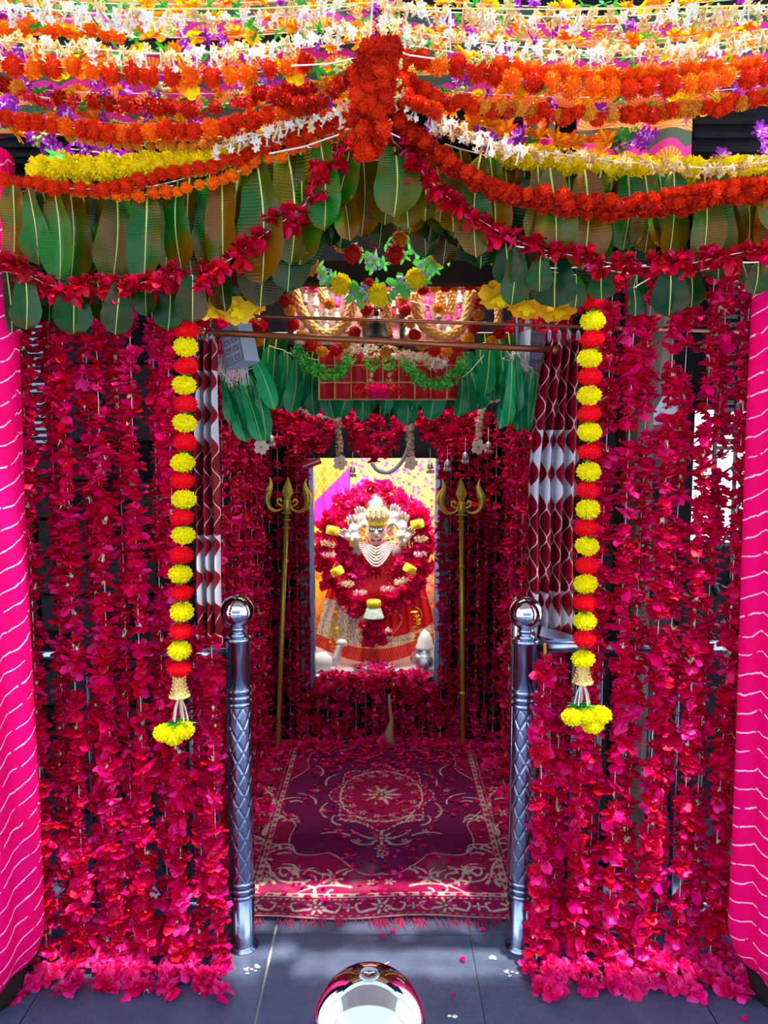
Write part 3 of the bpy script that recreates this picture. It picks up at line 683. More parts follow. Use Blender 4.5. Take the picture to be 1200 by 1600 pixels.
# ================================================================== carpet (knotted pattern drawn per knot)
def carpet():
    X0, X1, Y0, Y1 = -.555, .535, 2.29, 3.66; NXc, NYc = 436, 548; cx = (X0+X1)/2; cyM = 3.14
    gx = np.linspace(X0, X1, NXc+1); gy = np.linspace(Y0, Y1, NYc+1); XX, YY = np.meshgrid(gx-cx, gy)
    img = np.zeros(XX.shape+(3,)); wine = np.array([.27, .002, .055]); wine2 = np.array([.15, .003, .06]); cream = np.array([.50, .38, .30]); grey = np.array([.16, .13, .12])
    img[:] = wine
    def blend(mask, c): img[mask] = c
    HW = (X1-X0)/2; dF = YY-Y0; dS = HW-np.abs(XX); d = np.minimum(dF, dS)
    rng = np.random.RandomState(4)
    field = (d > .30)
    xa = np.abs(XX); ya = YY-cyM
    # scalloped inner field
    ang = np.arctan2(ya*.72, XX); rad = np.hypot(XX, ya*.72)
    sc_ = .40+.03*np.cos(ang*8)+.03*np.abs(np.sin(ang*6))
    inner = (rad < sc_) & (d > .14)
    blend(inner, wine2)
    edge = (np.abs(rad-sc_) < .0022) & (d > .14); blend(edge, cream)
    # medallion ring
    m = .20+.018*np.cos(ang*8); ring = (np.abs(rad-m) < .006) & (np.sin(ang*60) > -.4); blend(ring, cream)
    med = rad < m; img[med & (rad > .0)] = wine
    def spl(pts, w_, col, mirror=True):
        pts = [Vector((p[0], p[1], 0)) for p in pts]; path = smooth_path(pts, .003)
        for k, p in enumerate(path):
            f = k/max(1, len(path)-1); ww_ = w_*(1-.6*f) if isinstance(w_, float) else w_
            for sx_ in ((1, -1) if mirror else (1,)):
                ix = int((p.x*sx_+HW)/(X1-X0)*NXc); iy = int((p.y-Y0)/(Y1-Y0)*NYc); rpx = max(1, int(ww_/(X1-X0)*NXc))
                a0, a1, b0, b1 = max(0, iy-rpx), iy+rpx+1, max(0, ix-rpx), ix+rpx+1
                if iy > NYc or iy < 0: continue
                sub = img[a0:a1, b0:b1]
                yy, xx = np.ogrid[a0-iy:a0-iy+sub.shape[0], b0-ix:b0-ix+sub.shape[1]]
                sub[(yy*yy+xx*xx) <= (ww_/(X1-X0)*NXc)**2+.3] = col
    def flower(x, y, r, n, col=cream, c2=wine, mirror=True, sq=1.0):
        for sx_ in ((1, -1) if mirror else (1,)):
            dx, dy = XX-x*sx_, (YY-y)*sq; rr = np.hypot(dx, dy); a = np.arctan2(dy, dx)
            img[rr < r*(.62+.38*np.cos(a*n))] = col; img[rr < r*.36] = c2; img[rr < r*.17] = col
    def vine(x, y, a, L, w_, curl, col=cream, n=5):
        pts = [(x, y)]; 
        for k in range(n): x += math.cos(a)*L/n; y += math.sin(a)*L/n; a += curl/n; pts.append((x, y))
        spl(pts, w_, col); return x, y, a
    # corner arabesques
    rr = random.Random(5)
    for (x, y, a, L, c) in ((.10, Y0+.175, .25, .20, -1.2), (.14, Y0+.19, .9, .12, 2.2), (.22, Y0+.17, .5, .16, 1.5), (.27, Y0+.21, -.4, .13, 2.0), (.36, Y0+.19, 1.0, .14, -2.4), (.40, Y0+.18, 1.9, .2, -1.4), (.42, Y0+.30, 1.4, .16, 1.8), (.43, Y0+.34, 1.9, .2, -1.6), (.45, Y0+.52, 1.6, .2, 1.3), (.44, Y0+.52, 1.6, .17, -1.8), (.45, Y0+.75, 1.6, .2, -1.2), (.44, Y0+.73, 1.6, .16, 2.0), (.33, Y0+.24, 2.3, .14, 1.8), (.30, Y0+.25, 1.9, .10, -2.5), (.20, Y0+.20, 2.5, .1, -2), (.4, Y0+.42, 2.2, .1, 2.2), (.41, Y0+.64, 2.2, .1, 2.2)):
        xe, ye, ae = vine(x, y, a, L, .0065, c)
        for k in range(2): vine(x+(xe-x)*(.35+.3*k), y+(ye-y)*(.35+.3*k), a+(1.1 if k else -1.0), .05, .0055, (1.5 if k else -1.5))
    flower(.395, Y0+.235, .032, 7); flower(.43, Y0+.46, .024, 6); flower(.435, Y0+.68, .024, 6); flower(.03, Y0+.20, .02, 5)
    # pendant and medallion flowers
    flower(0, cyM, .085, 10, cream*.9, np.array([.25, .03, .06]), False, .9); flower(0, cyM, .045, 8, cream, wine2, False, .9)
    for k in range(14):
        a = k*2*PI/14+.1; flower(.14*math.cos(a), cyM+.14*1.35*math.sin(a), .018, 5, cream*.95, wine, False)
    for k in range(20):
        a = k*2*PI/20; vine(.17*math.cos(a), cyM+.17*1.35*math.sin(a), a+1.2, .06, .004, 2.2)
    yb = cyM-.36
    for (dy, r_, n) in ((0, .055, 8), (-.075, .028, 6), (-.12, .02, 5)): flower(0, yb+dy, r_, n, cream, wine, False)
    for (x, y, a, L, c) in ((.02, yb, .2, .12, 1.0), (.03, yb-.04, -.3, .10, 1.6), (.12, yb+.02, .6, .12, -1.2), (.05, yb+.09, .8, .14, -1.0), (.16, yb+.1, .5, .1, 2), (.22, yb+.16, 1.0, .14, 1.4), (.27, yb+.28, 1.4, .14, -1.5), (.10, yb+.14, 1.2, .1, -2), (.24, yb+.45, 1.4, .14, 1.5), (.27, yb+.55, 1.8, .12, -1.4)): vine(x, y, a, L, .005, c)
    for (x, y) in ((.09, yb-.02), (.17, yb+.05), (.24, yb+.22), (.28, yb+.40), (.12, yb+.16)): flower(x, y, .017, 5)
    # borders
    def stripes(dist, along):
        blend((dist > .115) & (dist < .135), cream*.85)
        blend((dist > .119) & (dist < .131) & (np.sin(along*150) > .1), wine*1.6)
        blend((dist > .108) & (dist < .112), wine2); blend((dist > .100) & (dist < .106) & (np.sin(along*320) > 0), cream*.7)
        blend((dist > .003) & (dist < .012), cream*.7); blend((dist > .018) & (dist < .022) & (np.sin(along*240) > 0), cream)
    fm = dF <= dS*1.0
    tmp = img.copy(); stripes(dF, XX); f_img = img.copy(); img[:] = tmp; stripes(dS, YY); s_img = img.copy(); img[:] = np.where(fm[..., None], f_img, s_img)
    for k in range(-2, 3):
        if abs(k)*.21 < HW-.03: 
            flower(k*.21, Y0+.062, .036, 7, cream, wine, False, .85)
            for s_ in (-1, 1):
                spl([(k*.21+s_*.03, Y0+.05), (k*.21+s_*.065, Y0+.04), (k*.21+s_*.08, Y0+.075), (k*.21+s_*.06, Y0+.085)], .006, cream, False)
        flower(k*.21+.105, Y0+.06, .02, 4, cream, grey, False)
    for k in range(1, 7): flower(HW-.06, Y0+.06+k*.21, .03, 7)
    # wear of its own: dusty scuffed patches
    nz = np.zeros(XX.shape)
    for s_ in (9, 19, 41):
        g = rng.rand(s_+2, s_+2); fx = np.linspace(0, s_, NXc+1); fy = np.linspace(0, s_, NYc+1); ix, iy = fx.astype(int), fy.astype(int); tx, ty = (fx-ix)[None, :], (fy-iy)[:, None]
        nz += ((g[iy][:, ix]*(1-tx)+g[iy][:, ix+1]*tx)*(1-ty)+(g[iy+1][:, ix]*(1-tx)+g[iy+1][:, ix+1]*tx)*ty)*(1 if s_ < 20 else .7)
    nz /= 2.7; wear = np.clip((nz-.52)*2.2, 0, .5)*np.exp(-((YY-2.55)/.22)**2-((XX)/.3)**2); img += (grey-img)*wear[..., None]*1.2
    img *= (1+rng.uniform(-.22, .22, XX.shape))[..., None]; img = np.clip(img, 0, 1)
    z = .007+.0006*rng.rand(*XX.shape)+.004*np.sin(XX*14)*np.exp(-((YY-Y0)/.05)**2)+.002
    vs = np.stack([XX+cx, YY+.006*np.sin(XX*9)*(YY < Y0+.3), z], -1).reshape(-1, 3)
    a = (np.arange(NYc)[:, None]*(NXc+1)+np.arange(NXc)[None, :]).ravel(); fs = np.stack([a, a+1, a+NXc+2, a+NXc+1], -1)
    me = bpy.data.meshes.new('pile'); me.vertices.add(len(vs)); me.vertices.foreach_set('co', vs.ravel()); me.loops.add(fs.size); me.loops.foreach_set('vertex_index', fs.ravel().astype(np.int32))
    me.polygons.add(len(fs)); me.polygons.foreach_set('loop_start', np.arange(0, fs.size, 4, dtype=np.int32)); me.update(calc_edges=True)
    ca = me.color_attributes.new('col', 'FLOAT_COLOR', 'POINT'); cc_ = np.ones((len(vs), 4), dtype=np.float32); cc_[:, :3] = img.reshape(-1, 3); ca.data.foreach_set('color', cc_.ravel())
    me.materials.append(attr_mat('wool_pile', .95)); t = thing('carpet', 'wine red oriental carpet with cream floral pattern in the passage', 'carpet', (cx, Y0, 0)); put('pile', me, t, (-cx, -Y0, 0))
    b = MB(); b.box((0, .70, .004), (X1-X0-.01, 1.34, .006)); b.build('backing', mat('carpet_backing', (.12, .02, .03), .9), t)
    b = MB(); r = random.Random(8)
    for k in range(260):
        x = r.uniform(-HW+.02, HW-.02)
        if math.sin(x*23)+r.uniform(-.7, .7) < -.6: continue
        L = r.uniform(.012, .05); dx = r.uniform(-.012, .012)
        b.tube([(x, .004, .007), (x+dx*.5, -L*.5, .006), (x+dx, -L, .002)], [.0016, .0013, .0006], 4)
    o = b.build('fringe', mat('fringe_wool', (.35, .005, .06), .9), t); o['kind'] = 'stuff'
carpet()

# ================================================================== loose petals
def petal_me(seed, mats, W=.8):
    r = random.Random(seed); b = MB(); b.petal((-.5, 0, 0), 0, .25, 1.0, W, .5, 0, r.uniform(.05, .2), 3, .6); return b.mesh('loose_petal', mats)
pets = [petal_me(i, [ROSE2]) for i in range(3)]+[petal_me(9, [ROSE3]), petal_me(10, [ROSE])]
for i, (x, y, lab) in enumerate(((723, 1502, 'single pink petal lying on the slate left of the right post'), (706, 1555, 'tiny pink petal on the slate near the nearest ball, to its right'), (597, 1466, 'pink petal just in front of the carpet fringe, centre'), (614, 1458, 'pink petal touching the fringe right of the carpet centre'), (1172, 1552, 'pale pink petal on the slate by the right drape, upper one'), (1160, 1566, 'pink petal on the slate by the right drape, lower left one'), (1164, 1595, 'pink petal at the bottom right edge of the slate'), (1125, 1560, 'pink petal beside the heap of the right rose curtain'), (30, 1531, 'pink petal on the slate at the left, beside the drape'), (755, 1455, 'pink petal by the fringe near the right gate leaf'))):
    g = G(x, y); s = .02 if i not in (1,) else .012
    o = put('loose_petal', pets[(3 if i in (4, 5) else i % 3)], None, g+Vector((0, 0, .004)), (0, 0, R.uniform(0, 6)), s); tag(o, lab, 'petal', 'single petals on the slate')
b = MB(); r = random.Random(2)
for k in range(1500):
    if k < 650: x = r.choice((-1, 1))*(.60-abs(r.gauss(0, .085))); y = r.uniform(2.5, 3.66)
    elif k < 1150: x = r.uniform(-.58, .58); y = 3.68-abs(r.gauss(0, .16))
    else: x = r.gauss(0, .23); y = r.uniform(2.33, 3.6)
    if abs(x) > .6: continue
    t = MB(); t.petal((0, 0, 0), r.uniform(0, 6.28), r.uniform(-.1, .5), r.uniform(.012, .030), r.uniform(.010, .022), .5, 0, .12, 2, .6)
    z = .013+(r.uniform(0, .02) if k < 1150 else 0); b.add([(v[0]+x, v[1]+y, v[2]+z) for v in t.v], t.f, r.choice((0, 0, 1, 2)))
o = b.build('fallen_petals', [ROSE2, ROSE3, ROSE], None, True); tag(o, 'fallen pink and red rose petals strewn over the carpet', 'petals', kind='stuff')
# small scraps on the slate
for (x, y, lab, n) in ((770, 1498, 'white scrap of debris on the slate left of the right post', 5), (707, 1590, 'small pale crumb on the slate right of the nearest ball', 3), (597, 1512, 'bent white twig on the slate behind the nearest ball', 0), (404, 1510, 'pale scrap on the slate beside the left post', 3)):
    g = G(x, y); b = MB(); r = random.Random(int(x))
    if n: [b.ball((r.uniform(-.008, .008), r.uniform(-.008, .008), .003), r.uniform(.003, .006), 6, 0, (1.5, 1, .6)) for k in range(n)]
    else: b.tube([(-.008, -.02, .002), (0, 0, .006), (.012, .012, .004), (.02, .016, .006)], [.002, .0025, .002, .001], 5)
    tag(b.build('scrap', MARBLE, None, False, g), lab, 'scrap')
# ================================================================== puff strings either side of the entrance
def puff_string(label, ys, rs, x0, x1, Y, gy, fy, puffs, side):
    a = P(x0, min(ys+rs)-30, Y); t = thing('puff_string', label, 'puff string', a, 'hanging strings of yellow and red puffs'); lo, hi = min(ys+rs), gy[0]
    X = lambda y: x0+(x1-x0)*(y-lo)/(hi-lo)
    b = MB(); b.tube([(0, 0, 0), P(x1, gy[0], Y)-a], .0012, 4); b.build('thread', THREAD, t)
    for L, protos, nm in ((ys, puf_y, 'y'), (rs, puf_r, 'r')):
        for y in L:
            s = S(19.5, Y); put(protos[0].name, R.choice(protos), t, P(X(y)+R.uniform(-2, 2), y, Y)-a, (R.uniform(-.12, .12), R.uniform(-.12, .12), R.uniform(0, 6)), (s, s, s*R.uniform(.92, 1.05)))
    allc = sorted(ys+rs)
    for y0, y1 in zip(allc, allc[1:]):
        if R.random() < .75:
            s = S(15, Y); put('green_ruffle', R.choice(spr), t, P(X(y0)+R.uniform(-3, 3), (y0+y1)/2, Y)-a, (0, 0, R.uniform(0, 6)), (s, s, s*.5))
    c = P(x1, gy[0], Y)-a; h = S(gy[1]-gy[0], Y); r0 = S(9, Y)
    b = MB(); b.lathe([(r0*.8, 0), (r0, -h*.4), (r0*1.2, -h*.7), (r0*1.75, -h), (r0*1.5, -h*1.02), (r0*.8, -h*.6)], 20, c, fn=lambda q, z, th: q*(1+.07*math.sin(th*8+z*900)))
    for k in range(10):
        for j in range(6):
            th = k*PI/5+j*.5; q = r0*(1+.75*(j/5)**2); b.ball(c+Vector((q*math.cos(th), q*math.sin(th), -h*j/5.3)), .0035, 5)
    b.build('gold_bell_cap', GILT, t)
    h2 = S(fy-gy[1], Y)
    for k in range(5):
        b = MB(); th = k*PI*.4+.3; e = c+Vector((math.cos(th)*r0*1.4, math.sin(th)*r0*.8, -h-h2)); s0 = c+Vector((0, 0, -h*.9)); b.tube([s0, (s0+e)/2+Vector((math.cos(th)*.004, 0, 0)), e], .0022, 5)
        for j in range(9):
            q = s0+(e-s0)*(j+1)/10
            for sg in (-1, 1): b.petal(q, th+sg*1.2, .5, .009, .004, .2, 0, 0, 2, .2)
        b.build('white_fringe', WHT, t)
    for (x, y) in puffs:
        s = S(19, Y); put('yellow_puff', puf_y[0], t, P(x, y, Y-.01)-a, (0, 0, R.uniform(0, 6)), (s, s, s*.95))
    for k in range(3): s = S(20, Y); put('green_ruffle', R.choice(spr), t, P(x1+(k-1)*8, fy, Y)-a, (0, 0, k*2), (s, s, s*.6))
    return t
puff_string('string of alternating yellow and red puffs hanging left of the entrance', [542, 602, 661, 723, 780, 836, 897, 956, 1016], [516, 572, 631, 691, 751, 808, 867, 926, 986, 1045], 292, 280, 2.0, (1058, 1090), 1130, [(257, 1145), (286, 1141), (272, 1150)], -1)
puff_string('string of alternating yellow and red puffs hanging right of the entrance', [502, 560, 618, 675, 737, 796, 853, 912, 970, 1030], [470, 530, 588, 647, 706, 766, 825, 883, 941, 998], 925, 911, 2.0, (1040, 1068), 1104, [(895, 1120), (916, 1118), (938, 1117), (926, 1132)], 1)

# ================================================================== leaf torans
def toran(name, label, specs, Y, protos, group=None, jy=.06, cat='leaf garland'):
    """specs: (x, ytop, ybottom, lean in px, width factor)"""
    r0 = P(specs[0][0], specs[0][1], Y); t = thing(name, label, cat, r0, group)
    b = MB(); b.tube([P(s_[0], s_[1], Y+.02)-r0 for s_ in specs] if len(specs) > 1 else [(0, 0, 0), (0, 0, -.02)], .0016, 4); b.build('thread', THREAD, t)
    for i, (x, y0, y1, lean, wf) in enumerate(specs):
        yy = Y+R.uniform(-jy, jy); a = P(x, y0, yy); e = P(x+lean, y1, yy); d = e-a; L = d.length
        q = Vector((0, 0, -1)).rotation_difference(d.normalized()).to_euler(); me = R.choice(protos)
        o = put('leaf', me, t, a-r0, None); rot = q.to_matrix() @ Matrix.Rotation(R.uniform(-.45, .45), 3, 'Z'); o.rotation_euler = rot.to_euler(); o.scale = (L*wf, L, L)
    return t
def row(x0, x1, n, ytop, ybot, lean=5, wf=1, jx=6, jb=18):
    out = []
    for k in range(n):
        f = k/(n-1) if n > 1 else 0; x = x0+(x1-x0)*f
        yt = np.interp(x, [p[0] for p in ytop], [p[1] for p in ytop]); yb_ = np.interp(x, [p[0] for p in ybot], [p[1] for p in ybot])
        out.append((x+R.uniform(-jx, jx), yt, yb_+R.uniform(-jb, jb), R.uniform(-lean, lean), wf*R.uniform(.85, 1.15)))
    return out
# the dark crossbeam of the entrance behind the leaves
b = MB(); b.box((0, 2.56, P(600, 428, 2.56).z), (1.16, .06, .07)); bt = b.build('wooden_beam', DKWOOD, None); tag(bt, 'dark wooden crossbeam behind the leaf garlands of the entrance', 'beam')
toran('leaf_garland', 'long hanging mango leaf garland across the left front', row(-10, 470, 21, [(0, 285), (200, 300), (330, 270), (470, 225)], [(0, 400), (90, 425), (160, 445), (280, 430), (420, 430), (470, 400)], 8, 1.22), 1.95, lf_t, 'front leaf garlands')
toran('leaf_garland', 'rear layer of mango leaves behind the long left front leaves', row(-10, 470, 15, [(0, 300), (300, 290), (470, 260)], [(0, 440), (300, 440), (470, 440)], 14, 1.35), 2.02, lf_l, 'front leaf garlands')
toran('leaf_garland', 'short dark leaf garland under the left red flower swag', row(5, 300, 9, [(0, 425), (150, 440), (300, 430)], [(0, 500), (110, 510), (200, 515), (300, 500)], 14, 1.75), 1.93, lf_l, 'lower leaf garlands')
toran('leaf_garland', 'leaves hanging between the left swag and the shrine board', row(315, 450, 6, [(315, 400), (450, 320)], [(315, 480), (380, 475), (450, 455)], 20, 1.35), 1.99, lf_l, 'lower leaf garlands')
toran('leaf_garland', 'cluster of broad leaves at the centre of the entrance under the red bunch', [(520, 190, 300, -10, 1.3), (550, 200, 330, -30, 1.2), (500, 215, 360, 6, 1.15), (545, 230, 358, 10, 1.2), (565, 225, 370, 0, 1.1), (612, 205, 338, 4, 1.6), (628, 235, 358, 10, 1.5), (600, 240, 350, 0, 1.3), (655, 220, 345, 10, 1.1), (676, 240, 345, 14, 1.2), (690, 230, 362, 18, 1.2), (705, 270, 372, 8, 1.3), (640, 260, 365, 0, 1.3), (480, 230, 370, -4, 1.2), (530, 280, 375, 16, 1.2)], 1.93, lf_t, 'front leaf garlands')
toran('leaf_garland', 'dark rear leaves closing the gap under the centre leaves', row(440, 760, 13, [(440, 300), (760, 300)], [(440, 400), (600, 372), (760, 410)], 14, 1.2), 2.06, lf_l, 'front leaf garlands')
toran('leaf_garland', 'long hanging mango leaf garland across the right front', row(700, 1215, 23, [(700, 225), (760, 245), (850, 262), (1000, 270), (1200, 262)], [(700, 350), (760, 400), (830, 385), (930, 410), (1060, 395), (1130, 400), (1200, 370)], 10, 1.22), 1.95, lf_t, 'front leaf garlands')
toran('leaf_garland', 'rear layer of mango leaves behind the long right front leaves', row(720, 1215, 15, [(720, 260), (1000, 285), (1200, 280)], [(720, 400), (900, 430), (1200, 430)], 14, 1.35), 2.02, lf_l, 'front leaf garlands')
toran('leaf_garland', 'lower broad leaf garland below the right red flower swag', [(745, 340, 402, 0, 2.0), (790, 375, 445, 2, 1.7), (805, 385, 475, 0, 1.5), (870, 395, 480, -4, 2.2), (845, 400, 455, -2, 2.0), (940, 420, 468, 0, 2.3), (995, 430, 465, 0, 2.6), (990, 450, 494, 4, 1.9), (1048, 415, 492, -2, 2.0), (1080, 425, 480, 0, 1.9), (1160, 410, 440, 10, 2.4), (1185, 410, 460, -6, 2.0), (830, 420, 470, -6, 1.6), (900, 430, 482, 0, 1.6)], 1.92, lf_l, 'lower leaf garlands')
# ================================================================== front swags, bottom to top
def sw(label, pts, Y, protos, size, step, **k): return swag(k.pop('name', 'flower_garland'), label, pts, Y, protos, size, step, **k)
RF = 'red flower swags'
sw('dark red floret swag hanging low at the far left front', [(-10, 405), (45, 430), (90, 450), (165, 450), (240, 438), (290, 425)], 1.88, roses_d, 40, 12, group=RF, sq=1.3, jit=.4, name='red_swag')
sw('dark red floret swag rising from the shrine board to the red bunch on the left', [(310, 440), (350, 412), (400, 375), (450, 340), (475, 322), (500, 275), (530, 245), (560, 215)], 1.87, roses_d, 40, 12, group=RF, sq=1.3, jit=.4, name='red_swag', sizes=[1, 1.1, .9, 1, .55])
sw('dark red floret swag running down from the red bunch to the right edge', [(598, 205), (640, 245), (690, 300), (760, 350), (830, 385), (900, 400), (980, 415), (1060, 415), (1120, 402), (1210, 385)], 1.87, roses_d, 40, 12, group=RF, sq=1.3, jit=.4, name='red_swag', sizes=[1, 1.1, .9, 1, .6])
MG = 'marigold swags over the front leaves'
sw('red marigold swag just above the left leaf garland', [(-10, 276), (60, 288), (130, 296), (200, 288), (270, 270), (330, 258), (380, 240), (430, 220), (490, 195), (550, 170)], 1.86, mar_r, 25, 17, group=MG, name='marigold_garland')
sw('orange marigold swag below the left red marigold swag', [(60, 285), (130, 300), (200, 306), (260, 300), (320, 288), (370, 268), (430, 245), (480, 228), (540, 205)], 1.88, mar_o, 21, 16, group=MG, name='marigold_garland')
sw('thick dark red marigold rope falling from the red bunch to the right', [(612, 165), (640, 200), (690, 240), (745, 275), (810, 300), (880, 312), (960, 318), (1040, 315), (1120, 305), (1210, 292)], 1.84, alt(mar_d, mar_r), 27, 9, group=MG, name='marigold_garland', jit=.4)
sw('second dark red marigold rope tucked under the thick right one', [(620, 200), (660, 235), (720, 275), (790, 308), (880, 328), (960, 334), (1040, 330), (1120, 315), (1210, 305)], 1.86, mar_d, 22, 12, group=MG, name='marigold_garland', jit=.3)
sw('orange marigold row at the right end above the leaves', [(1040, 300), (1100, 292), (1160, 286), (1212, 280)], 1.83, mar_r, 18, 10, group=MG, name='marigold_garland')
YG = 'thick yellow chrysanthemum swags'
sw('thick bright yellow flower swag on the left front', [(62, 268), (110, 262), (170, 258), (240, 256), (310, 252), (370, 240), (415, 230)], 1.90, mar_y, 44, 11, group=YG, name='yellow_garland', jit=.2)
sw('thick bright yellow flower swag on the right front', [(775, 238), (830, 248), (900, 258), (980, 264), (1060, 266), (1140, 266), (1210, 262)], 1.97, mar_y, 42, 11, group=YG, name='yellow_garland', jit=.2)
sw('fine cream tuberose row lying along the right yellow swag', [(680, 195), (740, 222), (800, 232), (870, 240), (950, 250), (1040, 258), (1120, 262), (1210, 250)], 1.88, tas_c, 26, 14, name='tuberose_garland', group='cream tuberose rows', tilt=.3)
sw('white tuberose row rising to the red bunch from the left', [(340, 232), (390, 215), (430, 205), (480, 192), (530, 175), (560, 165)], 1.83, tas_w, 30, 17, name='tuberose_garland', group='white tuberose rows', tilt=.3)
sw('white tuberose row sloping down from the red bunch to the right', [(612, 150), (650, 170), (690, 185), (730, 205), (770, 222), (810, 232)], 1.80, tas_w, 30, 19, name='tuberose_garland', group='white tuberose rows', tilt=.3)
MO = 'upper marigold rows'
sw('orange marigold row running above the left yellow swag', [(-10, 178), (50, 192), (110, 200), (180, 205), (250, 206), (310, 203), (370, 195), (430, 180), (500, 160)], 1.84, lambda i: R.choice(mar_r+mar_o), 29, 21, group=MO, name='marigold_garland', sq=1.15)
sw('dull amber floret row hanging beneath the orange left row', [(110, 215), (180, 224), (250, 228), (320, 226), (390, 212)], 1.87, mar_a, 18, 14, group=MO, name='marigold_garland')
sw('maroon and olive mixed rope under the large orange left row', [(-10, 130), (50, 148), (110, 158), (180, 165), (250, 168), (330, 166), (400, 152), (480, 138), (560, 110)], 1.86, mixp((mar_d, 3), (mar_a, 1), (spr, 1), (fr_r, 2)), 27, 11, group=MO, name='marigold_garland', jit=.35)
sw('large oval orange-red marigold row high on the left', [(-10, 96), (60, 102), (130, 108), (200, 114), (270, 117), (340, 118), (410, 112), (480, 96)], 1.80, lambda i: R.choice(mar_r+mar_r+mar_o), 30, 27, group=MO, name='marigold_garland', sq=1.3, tilt=.2)
sw('orange marigold row behind the white row at the upper left', [(-10, 40), (60, 45), (130, 50), (200, 56)], 1.84, mar_o, 26, 20, group=MO, name='marigold_garland')
sw('deep red marigold row close to the central bunch on the left', [(430, 150), (470, 165), (510, 150), (550, 120)], 1.80, mar_d, 27, 17, group=MO, name='marigold_garland', sq=1.2)
sw('deep red marigold cluster row below the left white row', [(400, 235), (440, 225), (500, 205), (545, 190)], 1.86, mar_r, 20, 15, group=MO, name='marigold_garland')
sw('large oval orange marigold row high on the right', [(625, 92), (680, 100), (740, 112), (800, 122), (860, 132), (930, 138), (1000, 136), (1080, 128), (1150, 120), (1210, 112)], 1.80, lambda i: R.choice(mar_r+mar_o+mar_o), 31, 27, group=MO, name='marigold_garland', sq=1.3, tilt=.2)
sw('orange floret fringe on top of the large right marigold row', [(780, 100), (860, 112), (950, 118), (1040, 112), (1130, 100), (1210, 95)], 1.82, mar_o, 26, 16, group=MO, name='marigold_garland')
sw('dense red-orange rope across the right above the printed cloth', [(625, 125), (670, 145), (720, 162), (790, 172), (850, 178), (920, 182), (1000, 178), (1080, 172), (1150, 162), (1210, 150)], 1.82, mixp((mar_r, 3), (mar_a, 1), (fr_r, 1)), 28, 10, group=MO, name='marigold_garland', jit=.35)
sw('red marigold tail hanging left of the right rope', [(620, 110), (632, 140), (650, 165), (690, 175)], 1.79, mar_r, 26, 14, group=MO, name='marigold_garland')
WT = 'white tuberose rows'
sw('white and cream tuberose row below the top left', [(-10, 62), (50, 68), (120, 74), (190, 80), (270, 84), (350, 80), (430, 72), (510, 58), (580, 44)], 1.72, mixp((tas_w, 3), (tas_c, 1)), 33, 17, name='tuberose_garland', group=WT, tilt=.3)
sw('topmost white tuberose row on the left', [(-10, 8), (60, 14), (140, 20), (220, 26), (300, 30), (380, 28), (460, 18), (560, 8)], 1.66, mixp((tas_w, 3), (tas_c, 1)), 37, 20, name='tuberose_garland', group=WT, tilt=.3)
sw('cream and white tuberose row below the top right', [(600, 40), (660, 52), (730, 64), (800, 72), (880, 78), (960, 80), (1040, 76), (1120, 68), (1210, 56)], 1.72, mixp((tas_w, 1), (tas_c, 1)), 33, 17, name='tuberose_garland', group=WT, tilt=.3)
sw('topmost cream tuberose row on the right', [(600, 12), (680, 18), (760, 22), (850, 26), (940, 26), (1040, 22), (1130, 18), (1210, 14)], 1.66, mixp((tas_w, 2), (tas_c, 2)), 37, 19, name='tuberose_garland', group=WT, tilt=.3)
# filler rows of paper flowers behind, each a garland
FL = 'mixed paper flower garlands behind the marigolds'
fm = mixp((day_o, 3), (day_y, 2), (orch, 1), (berr, 1), (spr, 2), (bells, 1))
fills = [(108, 'middle', 1.98), (160, 'second lowest', 2.0), (206, 'very lowest', 2.05), (-2, 'uppermost', 1.78), (24, 'second highest', 1.84), (50, 'third highest', 1.9), (76, 'fourth highest', 1.94), (138, 'fifth highest', 1.98), (184, 'lowest', 2.0)]
for k, (y, nm, Y) in enumerate(fills):
    sw(f'mixed paper flower garland on the left half, {nm} of them', [(-15, y-6), (90, y+4), (200, y+8), (330, y+8), (440, y+2), (590, y-14)], Y, fm, 32, 17, group=FL, name='paper_flower_garland', jit=.4)
    sw(f'mixed paper flower garland on the right half, {nm} of them', [(590, y-14), (700, y+4), (830, y+12), (960, y+14), (1090, y+6), (1215, y-6)] if nm not in ('lowest', 'very lowest') else [(690, 200), (760, 214), (830, 216)], Y, fm, 32, 17, group=FL, name='paper_flower_garland', jit=.4)
sw('orange and red pleated paper flower row beside the dark gap on the right', [(740, 195), (790, 205), (840, 215), (930, 222), (950, 215)], 2.02, day_o, 44, 24, group=FL, name='paper_flower_garland', jit=.2)
sw('purple orchid row low on the left front', [(70, 230), (110, 232), (160, 240), (200, 240)], 1.93, orch, 34, 24, group='purple orchid rows', name='orchid_garland')
for (x, y, lab) in ((15, 158, 'purple and white orchid at the left edge between the marigold rows'), (225, 180, 'purple orchid peeping out right of the left maroon rope'), (808, 218, 'large violet orchid hanging beside the dark panel on the right'), (792, 232, 'lower violet orchid beside the dark panel on the right'), (1000, 222, 'violet orchid hanging right of the orange pleated flowers'), (1012, 210, 'small violet orchid behind the right orange flowers'), (1120, 245, 'small purple orchid right of the orange pleats'), (1190, 200, 'violet orchid at the right edge, upper one'), (1196, 225, 'violet orchid at the right edge, lower one'), (760, 225, 'purple orchid above the right yellow swag'), (35, 135, 'small lilac orchid near the left edge')):
    o = put('orchid', R.choice(orch), None, P(x, y, 1.95), (R.uniform(-.4, .4), R.uniform(-.4, .4), R.uniform(-.5, .5)), S(17, 1.95)); tag(o, lab, 'orchid', 'single orchids')
